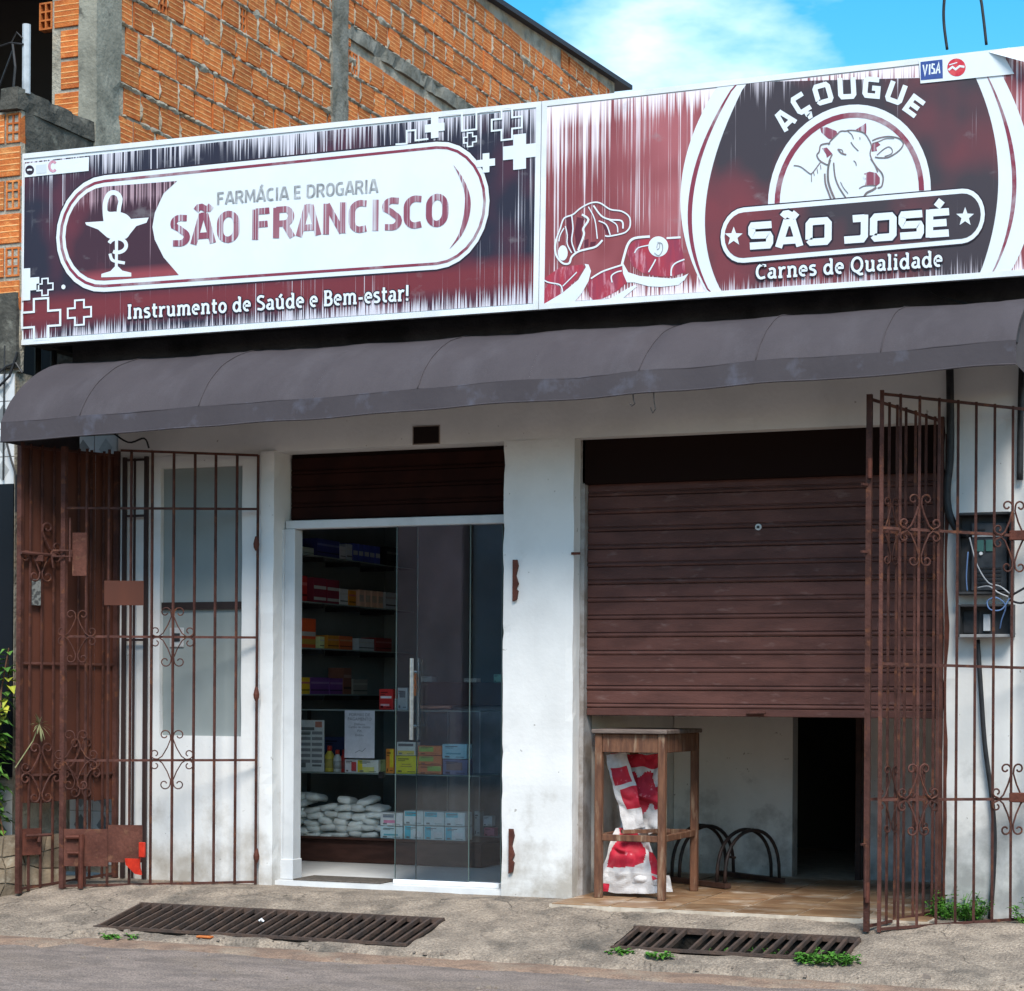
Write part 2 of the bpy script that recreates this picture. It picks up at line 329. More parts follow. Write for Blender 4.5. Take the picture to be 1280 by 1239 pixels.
def lin(a, b, step, extra=()):
    n = max(1, int(round((b - a) / step))); s = {round(a + (b - a) * i / n, 4) for i in range(n + 1)}
    for e in extra:
        s = {q for q in s if abs(q - e) > step * 0.45 or q in (a, b)} | {e}
    return sorted(s)
GRATES = [(-1.97, -0.06, -1.19, -0.70), (0.995, 2.185, -1.04, -0.66)]
def apron_h(x, y):
    e = 0.014 * noise.noise(Vector((x * 2.3, y * 4, 0))) + 0.010 * noise.noise(Vector((x * 8, y * 9, 3.3))) + 0.005 * noise.noise(Vector((x * 21, y * 23, 1.3))) - 0.012 * max(0, 0.06 - abs(noise.noise(Vector((x * 2.6, y * 3.1, 7.7))))) / 0.06
    edge = 1.0 if y < -0.3 else 0.15
    z = gz(y) + e * edge
    t = (-1.27 - 0.10 * noise.noise(Vector((x * 1.7, 0, 5))) - 0.05 * noise.noise(Vector((x * 7, 0, 9))) - (0.13 if x < -2.0 else 0.0)) - y   # broken outer edge
    if t > 0: z -= min(0.10, t * 1.5)
    return z
def in_pit(x, y): return any(a < x < b and c < y < d for a, b, c, d in GRATES)
mb = MB()
grid(mb, lin(-7, 7, 0.045, [g[i] for g in GRATES for i in (0, 1)]), lin(-1.75, 0.02, 0.04, [g[i] for g in GRATES for i in (2, 3)] + [-0.36]), apron_h, in_pit)
struct(mb.build('pavement', APRON, None, True))
mb = MB(); grid(mb, lin(-9, 9, 0.09), lin(-9, -1.24, 0.07), lambda x, y: -0.2 + 0.008 * noise.noise(Vector((x * 2, y * 5, 1))) + 0.004 * noise.noise(Vector((x * 11, y * 14, 4))) - 0.006 * min(1, max(0, -1.6 - y)))
struct(mb.build('road', ROADM, None, True))
DIRT = mat('brown_gutter_dirt', (0.30, 0.195, 0.135), 0.97, (0.20, 0.135, 0.10), 7, bump=0.6, bscale=90, col3=(0.30, 0.23, 0.17), s3=4, lo3=0.5, hi3=0.68, speck=0.4, sps=90)
mb = MB(); ys_ = [i / 8 for i in range(9)]; xs_ = lin(-7, 7, 0.06); o_ = 0
for t in ys_:
    for x in xs_:
        w = 0.22 + 0.14 * noise.noise(Vector((x * 1.1, 0, 2))) + 0.06 * noise.noise(Vector((x * 5, 0, 8))); yy = -1.26 - 0.12 * (x < -1.9) - t * (w + 0.12)
        mb.v.append((x, yy, -0.203 + 0.016 * math.sin(math.pi * min(1, t * .9 + .1)) + 0.008 * noise.noise(Vector((x * 9, yy * 12, 1))) - 0.012 * (t > .95)))
for j in range(8):
    for i in range(len(xs_) - 1): k = j * len(xs_) + i; mb.f.append((k + len(xs_), k + len(xs_) + 1, k + 1, k)); mb.mi.append(0)
struct(mb.build('gutter_dirt', DIRT, None, True))
mb = MB(); grid(mb, [-300, -9, 9, 300], [-300, -9, 0.3, 300], lambda x, y: -0.45); mb.f.pop(4); mb.mi.pop(4)
mb.add([(-300, -300, -0.23), (300, -300, -0.23), (300, -8.9, -0.23), (-300, -8.9, -0.23)], [(0, 1, 2, 3)])
mb.add([(-300, -8.9, -0.23), (-8.9, -8.9, -0.23), (-8.9, 300, -0.23), (-300, 300, -0.23)], [(0, 1, 2, 3)])
mb.add([(8.9, -8.9, -0.23), (300, -8.9, -0.23), (300, 300, -0.23), (8.9, 300, -0.23)], [(0, 1, 2, 3)])
struct(mb.build('ground', ROADM))
PIT = mat('dark_pit', (0.016, 0.013, 0.010), 0.9, (0.007, 0.006, 0.005), 14, bump=0.5)  # near-black pit walls and fill
for a, b, c, d in GRATES:
    mb = MB(); zb = -0.42
    for (p, q) in (((a, c), (b, c)), ((b, c), (b, d)), ((b, d), (a, d)), ((a, d), (a, c))):
        mb.add([(p[0], p[1], gz(p[1]) + 0.004), (q[0], q[1], gz(q[1]) + 0.004), (q[0], q[1], zb), (p[0], p[1], zb)], [(0, 1, 2, 3)])
    grid(mb, lin(a, b, 0.08), lin(c, d, 0.08), lambda x, y: zb + 0.07 + 0.05 * noise.noise(Vector((x * 6, y * 6, 2))))
    struct(mb.build('drain_pit', PIT))
BARM = mat('drain_iron', (0.055, 0.04, 0.034), 0.75, (0.095, 0.06, 0.045), 12, bump=0.3, bscale=80)
for gi, (a, b, c, d) in enumerate(GRATES):
    lab = ['long rusty drain grate in the pavement before the pharmacy door', 'shorter weedy drain grate in the pavement before the roller shutter'][gi]
    t = thing('drain_grate', lab, 'grate', ((a + b) / 2, d, gz(d)), 'pavement drain grates')
    for y in (c + 0.012, d - 0.012): MB().bar((a + 0.004, y, gz(y) + 0.002), (b - 0.004, y, gz(y) + 0.002), 0.024, 0.03).build('frame_bar', BARM, t)
    n = int((b - a) / (0.066 if gi == 0 else 0.066)); 
    for i in range(n + 1):
        x = a + 0.015 + (b - a - 0.03) * i / n; j = random.uniform(-.006, .006)
        if gi == 1 and i in (5,): continue
        MB().bar((x + j, c + 0.026, gz(c) + 0.004), (x - j + (0.02 if gi else 0), d - 0.026, gz(d) + 0.002), 0.013 + random.uniform(0, .004), 0.022).build('bar', BARM, t)
# ------------------------------------------------------------------ the shop building
shop = thing('shop_building', 'single storey white plastered shop building with two shop openings', 'building', (0, 0, 0))
WZ = 2.585
wl_, wr_ = PY(200, 750, 0).x, PY(302, 750, 0).x
wt, wbm = PY(250, 584, 0).z, PY(250, 920, 0).z
mb = MB()
rough_box(mb, -2.58, wl_, 0, 0.2, 0.0, WZ, seed=1); rough_box(mb, wr_, -1.585, 0, 0.2, 0.0, WZ, seed=1)
rough_box(mb, wl_, wr_, 0, 0.2, 0.0, wbm, seed=1); rough_box(mb, wl_, wr_, 0, 0.2, wt, WZ, seed=1)
mb.build('wall', WHITE, shop)
win = MB().box(wl_, wr_, 0.035, 0.055, wbm, wt)
PANE = mat('grey_window_glass', (0.24, 0.265, 0.26), 0.38, (0.215, 0.24, 0.235), 2, spec=0.35)
wo_ = win.build('window', PANE, shop)
bz = PY(250, 757, 0).z
MB().box(wl_ + 0.002, wr_ - 0.002, 0.015, 0.034, bz - 0.022, bz + 0.022).build('glazing_bar', mat('dark_bronze', (0.03, 0.02, 0.018), 0.4), wo_)
p = PY(221, 797, 0.03); sw = MB().cbox(p.x - 0.05, p.x + 0.05, 0.024, 0.035, p.z - 0.06, p.z + 0.06).build('reflection_plate', plain('grey_plate', (0.42, 0.42, 0.42)), wo_)  # dark reflection in the pane, built as a plate with a black square
MB().cbox(p.x - 0.026, p.x + 0.028, 0.016, 0.0235, p.z - 0.024, p.z + 0.026, 0.003).build('lock_case_or_reflection', BLACK, wo_)
rough_box(MB(), -1.585, -1.497, -0.02, 0.25, 0.0, WZ, seed=4, chip=0.006).build('corner_post', WHITE, shop)
rough_box(MB(), -0.025, 0.40, 0.0, 0.30, 0.0, WZ, 0.045, 0.005, seed=1, chip=0.004).build('pillar', WHITE, shop)
rough_box(MB(), 2.465, 4.2, 0.0, 0.30, -0.04, WZ, seed=1, chip=0.01).build('wall', GRIMY, shop)
rough_box(MB(), -2.60, 4.2, 0.003, 0.30, WZ, 3.06, seed=1, chip=0.006).build('lintel', WHITE, shop)
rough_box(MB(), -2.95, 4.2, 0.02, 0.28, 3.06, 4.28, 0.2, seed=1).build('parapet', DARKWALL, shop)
MB().box(-2.95, 4.2, 0.285, 5.5, 4.02, 4.16).build('roof', CONCRETE, shop)
MB().box(4.02, 4.19, 0.305, 5.45, -0.1, 4.015).build('side_wall', WHITE, shop)
MB().box(-2.94, -2.8, 0.40, 5.45, -0.1, 4.015).build('side_wall', CONCRETE, shop)
MB().box(-2.78, 4.0, 5.3, 5.45, -0.1, 4.015).build('back_wall', CONCRETE, shop)
# inside rooms
def shell(name, boxes, m):
    mb = MB()
    for b in boxes: mb.box(*b)
    return mb.build(name, m, shop)
shell('partition_wall', [(0.06, 0.395, 0.305, 4.4, 0, 3.0)], INSIDE)
shell('pharmacy_inner_wall', [(-2.42, -2.25, 0.21, 3.2, 0, 3.0), (-2.25, 0.055, 3.05, 3.2, 0, 3.0)], mat('grey_shop_wall', (0.20, 0.22, 0.22), 0.8, (0.17, 0.19, 0.19), 3))
shell('ceiling', [(-2.42, 4.2, 0.305, 4.6, 3.01, 3.12)], mat('white_ceiling', (0.75, 0.75, 0.75), 0.9, (0.68, 0.68, 0.68), 3))
shell('butcher_inner_wall', [(0.40, 1.185, 1.87, 2.0, 0, 3.0), (1.64, 2.60, 1.87, 2.0, 0, 3.0), (1.185, 1.64, 1.872, 1.998, 2.15, 3.0), (2.47, 2.6, 0.305, 1.865, 0, 3.0)], INSIDE)
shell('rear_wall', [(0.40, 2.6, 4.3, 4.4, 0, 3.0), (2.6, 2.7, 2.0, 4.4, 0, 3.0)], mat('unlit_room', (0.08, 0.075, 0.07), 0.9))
MB().cbox(1.60, 1.638, 1.80, 1.90, 0.002, 2.15, 0.004).build('door_frame', DWOOD, shop)
PHF = mat('pale_floor_tile', (0.68, 0.68, 0.67), 0.35, (0.6, 0.6, 0.6), 5)
fl = struct(MB().box(-2.25, 0.055, 0.02, 3.04, -0.08, 0.028).build('pharmacy_floor', PHF))
MATM = mat('brown_doormat', (0.11, 0.09, 0.075), 0.95, (0.07, 0.06, 0.05), 40, bump=0.4)
a, b = PZ(375, 1098, 0.03), PZ(478, 1103, 0.03)
single(MB().cbox(-1.40, -0.82, 0.06, 0.33, 0.0285, 0.038), 'doormat', MATM, 'thin brown doormat just inside the pharmacy doorway', 'doormat', (-1.11, 0.2, 0.0285))
# tiled floor of the right-hand shop, running out a little before the shutter
base = struct(MB().box(0.405, 2.466, -0.36, 4.3, -0.1, 0.006).build('shop_floor', mat('pale_grout', (0.55, 0.47, 0.38), 0.9, (0.4, 0.33, 0.26), 12)))
TILE = mat('brown_floor_tile', (0.21, 0.115, 0.06), 0.45, (0.29, 0.18, 0.10), 5, bump=0.05, vary=0.25, col3=(0.42, 0.33, 0.25), s3=4, lo3=0.52, hi3=0.66)
tm = MB().cbox(-0.164, 0.164, -0.164, 0.164, -0.004, 0.0035, 0.003).build('tile', TILE, None, mesh_only=True)
for i in range(6):
    for j in range(7):
        x, y = 0.58 + i * 0.342, -0.188 + j * 0.342
        if x > 2.3 or y > 1.7: continue
        put('tile', tm, base, (x, y, 0.009 + random.uniform(-.0008, .0008)), (random.uniform(-.003, .003), random.uniform(-.003, .003), 0))
# ------------------------------------------------------------------ roller shutters (slats are real slats)
SHUT2 = mat('shaded_shutter_paint', (0.024, 0.008, 0.006), 0.85, (0.016, 0.006, 0.005), 6, spec=0.1)  # brown slats, under-awning shade put into the colour
def slat_mesh(x0, x1, pitch, mm=None):
    prof = [(0.0, 0.0), (-0.010, 0.004), (-0.013, 0.012), (-0.010, 0.020), (-0.003, 0.0235), (-0.003, 0.027), (-0.010, 0.030), (-0.010, pitch - 0.004), (-0.004, pitch - 0.0005)]
    v = []
    for x in (x0, x1): v += [(x, y, z) for y, z in prof]
    n = len(prof); f = [(i, i + n, i + n + 1, i + 1) for i in range(n - 1)]
    m = MB(); m.add(v, f); m.add([(x0, 0.004, 0), (x1, 0.004, 0), (x1, 0.004, pitch), (x0, 0.004, pitch)], [(0, 3, 2, 1)])
    return m.build('slat', mm or SHUT, None, mesh_only=True)
shut = MB().cbox(0.41, 2.46, 0.10, 0.20, 2.335, WZ + 0.3).build('roller_shutter', mat('shaded_shutter_box', (0.012, 0.006, 0.005), 0.9, spec=0.1), shop)  # brown box painted near-black for the shade in the recess
shut['label'] = 'wide brown roller shutter pulled halfway down'
sm = slat_mesh(0.43, 2.455, 0.0995)
SY = 0.16; zb = PY(900, 893, SY).z
for i in range(13): put('slat', sm, shut, (0, SY + random.uniform(-.004, .003), zb + 0.03 + i * 0.0995), (random.uniform(-.02, .02), random.uniform(-.0012, .0012), 0))
mb = MB(); mb.cbox(0.43, 2.455, SY - 0.016, SY + 0.01, zb - 0.012, zb + 0.029, 0.003); mb.build('bottom_rail', SHUT, shut)
p = PY(945, 892, SY - 0.02); MB().cbox(p.x - 0.05, p.x + 0.045, SY - 0.034, SY - 0.0165, p.z - 0.012, p.z + 0.014).tube([(p.x - 0.05, SY - 0.04, p.z), (p.x + 0.06, SY - 0.04, p.z + 0.004)], 0.007).build('lock_bolt', IRON, shut)
p = PY(948, 659, SY - 0.012); mb = MB()
mb.tube([(p.x, SY - 0.002, p.z), (p.x, SY - 0.017, p.z)], 0.018, 16); mb.m = 1; mb.tube([(p.x, SY - 0.0172, p.z), (p.x, SY - 0.021, p.z)], 0.008, 12)
mb.build('key_escutcheon', [plain('pale_enamel', (0.6, 0.6, 0.58)), BLACK], shut)
GUIDE = mat('guide_rail_paint', (0.33, 0.31, 0.30), 0.6, (0.2, 0.17, 0.15), 9)
MB().box(0.402, 0.428, 0.10, 0.24, 0.0, WZ).build('guide_rail', GUIDE, shut)
MB().box(2.457, 2.464, 0.10, 0.24, 0.0, WZ).build('guide_rail', RUST, shut)
shut2 = MB().box(-1.49, -0.03, 0.19, 0.24, 2.155, WZ + 0.3).build('roller_shutter', MATS['shaded_shutter_box'], shop)
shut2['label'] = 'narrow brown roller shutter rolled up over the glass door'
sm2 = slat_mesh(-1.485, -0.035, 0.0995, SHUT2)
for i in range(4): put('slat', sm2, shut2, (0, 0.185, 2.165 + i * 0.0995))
# pharmacy glass front: sliding pane, fixed pane, white frame
GY = 0.15
X = lambda u, v=900, y=GY: PY(u, v, y).x
ft = PY(500, 653, GY).z
door = MB().cbox(-1.49, -0.03, GY - 0.04, GY + 0.035, ft - 0.025, ft + 0.025, 0.004).build('door_frame', ALU, shop)
lx = X(372)
MB().cbox(X(347), lx, GY - 0.05, GY + 0.05, 0.028, ft - 0.026, 0.004).build('stile', ALU, door)
MB().cbox(X(357), X(360), GY - 0.062, GY - 0.0505, 0.05, ft - 0.03, 0.003).build('edge_trim', ALU, door)
MB().cbox(X(346), lx + 0.006, GY - 0.064, GY + 0.055, 0.0285, 0.15, 0.004).build('plinth', ALU, door)
MB().cbox(-0.045, -0.027, GY - 0.03, GY + 0.03, 0.028, ft - 0.026, 0.003).build('stile', ALU, door)
def pane(u0, u1, y, nm, lab):
    x0, x1 = X(u0, 900, y), X(u1, 900, y)
    o = MB().box(x0, x1, y - 0.004, y + 0.004, 0.045, ft - 0.026).build(nm, GLASS, shop); o['label'] = lab
    EDGE = mat('green_glass_edge', (0.10, 0.14, 0.13), 0.25)
    for x in (x0, x1): MB().box(x - 0.0015, x + 0.0015, y - 0.0045, y + 0.0045, 0.045, ft - 0.026).build('glass_edge', EDGE, o)
    return o
p1 = pane(495, 587, GY - 0.018, 'sliding_door', 'sliding glass pane with a steel pull handle'); p2 = pane(521, 627, GY + 0.018, 'fixed_pane', 'fixed glass pane at the pillar side')
MB().cbox(X(495), X(627), GY - 0.03, GY + 0.03, 0.0285, 0.056, 0.003).build('bottom_rail', plain('bright_rail', (0.8, 0.8, 0.8), 0.4), door)
for u, y in ((514.5, GY - 0.075), (523, GY + 0.07)):
    x = X(u, 870, y); z0, z1 = PY(u, 925, y).z, PY(u, 823, y).z
    mb = MB(); mb.tube([(x, y, z0), (x, y, z1)], 0.0125, 10)
    for z in (z0 + 0.08, z1 - 0.08): mb.tube([(x, y, z), (x, GY - 0.02, z)], 0.008, 8)
    mb.build('pull_handle', STEEL, p1)
p = PY(520, 838, GY + 0.05); mb = MB()
for k in range(2): mb.tube([(p.x + 0.006 * k, p.y, p.z), (p.x + 0.014 - .02 * k, p.y - 0.01, p.z - 0.05), (p.x - 0.008 + .022 * k, p.y - 0.012, p.z - 0.10), (p.x + 0.004, p.y - 0.012, p.z - 0.15 + .02 * k)], 0.007, 6)
single(mb, 'door_ribbon', plain('orange_ribbon', (0.75, 0.22, 0.06)), 'twisted orange ribbon tied to the steel door handle', 'ribbon', (p.x, p.y, p.z))
# small things on the facade, fixed to it
def latch(u, v0, v1, lab):
    p0, p1_ = PY(u, v0, 0), PY(u, v1, 0); x = p0.x; h = p0.z - p1_.z; z = p1_.z
    poly = [(x - .012, z), (x + .012, z + .01), (x + .02, z + .06 * h / .24), (x + .008, z + h * .3), (x + .022, z + h * .42), (x + .006, z + h * .62), (x + .02, z + h * .85), (x + .012, z + h), (x - .012, z + h)]
    o = MB().prism(poly, -0.022, -0.004).build('lock_keeper', RUST, shop); o['label'] = lab
latch(645, 700, 752, 'upper rusty lock keeper plate on the pillar'); latch(640, 1036, 1092, 'lower rusty lock keeper plate on the pillar')
a, b = PY(516, 533, 0), PY(550, 555, 0)
mb = MB(); mb.box(a.x, b.x, -0.003, 0.002, b.z, a.z); mb.m = 1
mb.box(a.x + .006, b.x - .006, -0.004, -0.0032, b.z + .006, a.z - .006)
o = mb.build('junction_box', [plain('box_rim', (0.3, 0.24, 0.2)), mat('dark_cavity', (0.012, 0.006, 0.005), 0.9)], shop)
p = PY(719, 692, 0); MB().tube([(p.x - .02, -0.008, p.z), (p.x + .03, 0.0, p.z)], .008, 6).build('gate_pin', RUST, shop)
# brown stain down the door edge of the right wall
mb = MB(); pts = []
for i in range(26):
    z = 0.02 + 2.5 * i / 25; pts.append((2.47, z, 0.012 + 0.02 * max(0, noise.noise(Vector((z * 3, 1, 2))) + 0.2)))
for i in range(25):
    (x, z, w), (_, z2, w2) = pts[i], pts[i + 1]; mb.add([(x, -0.0065, z), (x + w, -0.0065, z), (x + w2, -0.0065, z2), (x, -0.0065, z2)], [(0, 1, 2, 3)])
mb.build('rust_edge', RUST, shop)
# ------------------------------------------------------------------ awning
AWN = mat('awning_canvas', (0.060, 0.050, 0.054), 0.75, (0.052, 0.043, 0.047), 1.4, bump=0.1, bscale=9, stretch=(2.5, 1.1, 1.1), col3=(0.076, 0.066, 0.072), s3=2.2, lo3=0.5, hi3=0.85, speck=0.12, sps=160)
awn = thing('awning', 'long grey-brown curved canvas awning under the two signs', 'awning', (0.05, -0.45, 2.6))
AX0, AX1 = -2.86, 2.95
ribs = [AX0] + [PY(u, 470, -0.75).x for u in (110, 258, 400, 530, 668, 805, 950, 1105)] + [AX1]
def front_z(x): return 2.60 + 0.13 * (x - AX0) / (AX1 - AX0) + 0.012 * noise.noise(Vector((x * 2, 7, 1)))
def awn_pt(x, t):
    """t 0 at the wall to 1 at the valance hem"""
    k = max(i for i in range(len(ribs) - 1) if ribs[i] <= x + 1e-6); s = (x - ribs[k]) / (ribs[k + 1] - ribs[k]); sag = math.sin(math.pi * s) * (0.5 + 0.9 * abs(noise.noise(Vector((k * 1.7, 3.1, 0)))))
    fz = front_z(x); top = fz + 0.115
    if t <= 0.8:
        a = t / 0.8 * math.pi / 2; q_ = t / 0.8; y = -0.03 - 0.80 * (0.60 * math.sin(a) + 0.40 * q_); z = top + (3.18 - top) * (0.60 * math.cos(a) + 0.40 * (1 - q_ ** 1.25))
        d = sag * (0.007 + 0.006 * math.sin(2 * a)); y += d * math.sin(a); z -= d * (0.35 + 0.65 * math.cos(a)); z += 0.010 * math.sin(2 * a) * nz3((x, y, z), 3.1, 2) + 0.004 * nz3((x, y, z), 11, 5) + 0.0035 * math.sin(2 * a) * nz3((x * 3, y, z), 7, 8)
        pinch = math.exp(-((x - ribs[6]) / 0.05) ** 2) * 0.035 * math.sin(2 * a); z -= pinch
    else:
        q = (t - 0.8) / 0.2; y = -0.832 + sag * 0.012 * (1 - q) + 0.010 * q * noise.noise(Vector((x * 3.3, 1, 2))); z = top - 0.115 * q
    return Vector((x, y, z))
for i in range(len(ribs) - 1):
    mb = MB(); n, m_ = 14, 16; xs = [ribs[i] + (ribs[i + 1] - 1e-4 - ribs[i]) * k / n for k in range(n + 1)]
    for k in range(n):
        for j in range(m_): mb.add([awn_pt(xs[k], 0.8 * j / m_), awn_pt(xs[k + 1], 0.8 * j / m_), awn_pt(xs[k + 1], 0.8 * (j + 1) / m_), awn_pt(xs[k], 0.8 * (j + 1) / m_)], [(0, 3, 2, 1)])
    bm = mb.build('canopy_panel', AWN, awn, True)
    b2 = bmesh.new(); b2.from_mesh(bm.data); bmesh.ops.remove_doubles(b2, verts=b2.verts, dist=1e-5); b2.to_mesh(bm.data); b2.free()
VAL = mat('valance_canvas', (0.057, 0.048, 0.053), 0.7, (0.050, 0.042, 0.047), 2.0, bump=0.1, bscale=20, col3=(0.090, 0.090, 0.115), s3=6, lo3=0.55, hi3=0.75)
mb = MB(); n = 150
for k in range(n):
    xa, xb = AX0 + (AX1 - AX0 - 1e-4) * k / n, AX0 + (AX1 - AX0 - 1e-4) * (k + 1) / n
    for j in range(3): t0, t1 = 0.801 + 0.199 * j / 3, 0.801 + 0.199 * (j + 1) / 3; mb.add([awn_pt(xa, t0), awn_pt(xb, t0), awn_pt(xb, t1), awn_pt(xa, t1)], [(0, 3, 2, 1)])
mb.build('valance', VAL, awn, True)
mb = MB(); mb.tube([awn_pt(AX0 + (AX1 - AX0 - 1e-3) * k / 60, 0.8) + Vector((0, 0.004, -0.002)) for k in range(61)], 0.005, 6); mb.build('front_rail', VAL, awn, True)
mb = MB(); mb.tube([awn_pt(AX0 + (AX1 - AX0 - 1e-3) * k / 60, 1.0) for k in range(61)], 0.005, 6); mb.build('hem', VAL, awn, True)
for x, s in ((AX0, 1), (AX1 - 2e-4, -1)):
    prof = [awn_pt(x, 0.8 * j / 16) for j in range(17)] + [awn_pt(x, 1.0)]; hub = Vector((x, -0.03, front_z(x)))
    mb = MB(); mb.add(prof + [hub], [(i, i + 1, len(prof)) if s > 0 else (i + 1, i, len(prof)) for i in range(len(prof) - 1)]); mb.build('end_panel', AWN, awn)
for i, x in enumerate(ribs):
    x = min(x, AX1 - 0.002)
    mb = MB(); mb.tube([awn_pt(x, 0.8 * j / 12) + Vector((0, 0.012, -0.014)) for j in range(13)], 0.009, 6); mb.build('rib', BLACK, awn)
# seam welts over the ribs
for x in [ribs[i] for i in (1, 2, 4, 6, 7, 8)]:
    mb = MB(); mb.tube([awn_pt(x, 0.8 * j / 14) + Vector((0, -0.002, 0.002)) for j in range(1, 15)], 0.003, 5); mb.build('seam', AWN, awn, True)
# two little hooks of wire under the hem
for u, k, lab in ((791, 1, 'small wire hook under the middle of the awning hem'), (817, 1.7, 'longer wire hook hanging under the middle of the awning hem')):
    p = PY(u, 497, -0.82); z = awn_pt(p.x, 1.0).z
    mb = MB(); mb.tube([(p.x, -0.82, z + .01), (p.x + .004, -0.82, z - .03 * k), (p.x + .012, -0.82, z - .05 * k), (p.x - .004, -0.82, z - .062 * k), (p.x - .016, -0.82, z - .045 * k)], 0.003, 5)
    single(mb, 'wire_hook', BLACK, lab, 'hook', (p.x, -0.82, z))
# ------------------------------------------------------------------ signs
SYN = -0.30
def SP(u, v, k=0): p = PY(u, v, SYN); return Vector((p.x, SYN - 0.0012 * k, p.z))
def slope(v): return 0.00016 * (v - 830)
class Art:
    """flat print laid on the sign face; pieces of one layer sit a hair apart"""
    def __init__(s): s.mb = MB(); s.n = 0
    def poly(s, pts, k):
        s.n += 1; vs = [SP(u, v, k) + Vector((0, -0.00002 * (s.n % 40), 0)) for u, v in pts]
        a = sum(vs[i].x * vs[(i + 1) % len(vs)].z - vs[(i + 1) % len(vs)].x * vs[i].z for i in range(len(vs)))
        if a < 0: vs = vs[::-1]
        s.mb.add(vs, [tuple(range(len(vs)))]); return s
    def stroke(s, pts, w, k, closed=False):
        s.n += 1; P = [Vector(p) for p in pts]; n = len(P); L = []; R = []
        for i in range(n):
            a = P[i] - P[i - 1] if (i > 0 or closed) else P[1] - P[0]
            b = P[(i + 1) % n] - P[i] if (i < n - 1 or closed) else P[-1] - P[-2]
            a = a.normalized() if a.length else b.normalized(); b = b.normalized() if b.length else a
            t = (a + b); t = t.normalized() if t.length > 1e-4 else a
            nn = Vector((-t.y, t.x)); c = max(0.45, nn.dot(Vector((-a.y, a.x)))); ww = (w[i] if isinstance(w, (list, tuple)) else w) / 2 / c
            L.append(P[i] + nn * ww); R.append(P[i] - nn * ww)
        m = n if closed else n - 1; dy = Vector((0, -0.00002 * (s.n % 40), 0))
        for i in range(m):
            j = (i + 1) % n; q = [SP(*x, k) + dy for x in (L[i], L[j], R[j], R[i])]
            a = sum(q[e].x * q[(e + 1) % 4].z - q[(e + 1) % 4].x * q[e].z for e in range(4))
            s.mb.add(q if a > 0 else q[::-1], [(0, 1, 2, 3)])
        return s
    def build(s, name, m, parent): return s.mb.build(name, m, parent)
def arc(cx, cy, rx, ry, a0, a1, n=12): return [(cx + rx * math.cos(math.radians(a0 + (a1 - a0) * i / n)), cy + ry * math.sin(math.radians(a0 + (a1 - a0) * i / n))) for i in range(n + 1)]
def curve3(p0, p1, p2, n=24):
    """parabola through three points"""
    o = []
    for i in range(n + 1):
        t = i / n; c = [2 * (t - .5) * (t - 1), 4 * t * (1 - t), 2 * t * (t - .5)]; o.append(tuple(c[0] * p0[k] + c[1] * p1[k] + c[2] * p2[k] for k in (0, 1)))
    return o
def smooth(pts, n=5, closed=False):
    P = [Vector(p) for p in pts]; o = []; m = len(P)
    for i in range(m if closed else m - 1):
        g = lambda q: P[q % m] if closed else P[max(0, min(m - 1, q))]
        a, b, c, d = g(i - 1), g(i), g(i + 1), g(i + 2)
        for k in range(n):
            t = k / n; o.append(tuple(0.5 * ((2 * b) + (c - a) * t + (2 * a - 5 * b + 4 * c - d) * t * t + (3 * b - a - 3 * c + d) * t ** 3)))
    if not closed: o.append(tuple(P[-1]))
    return o
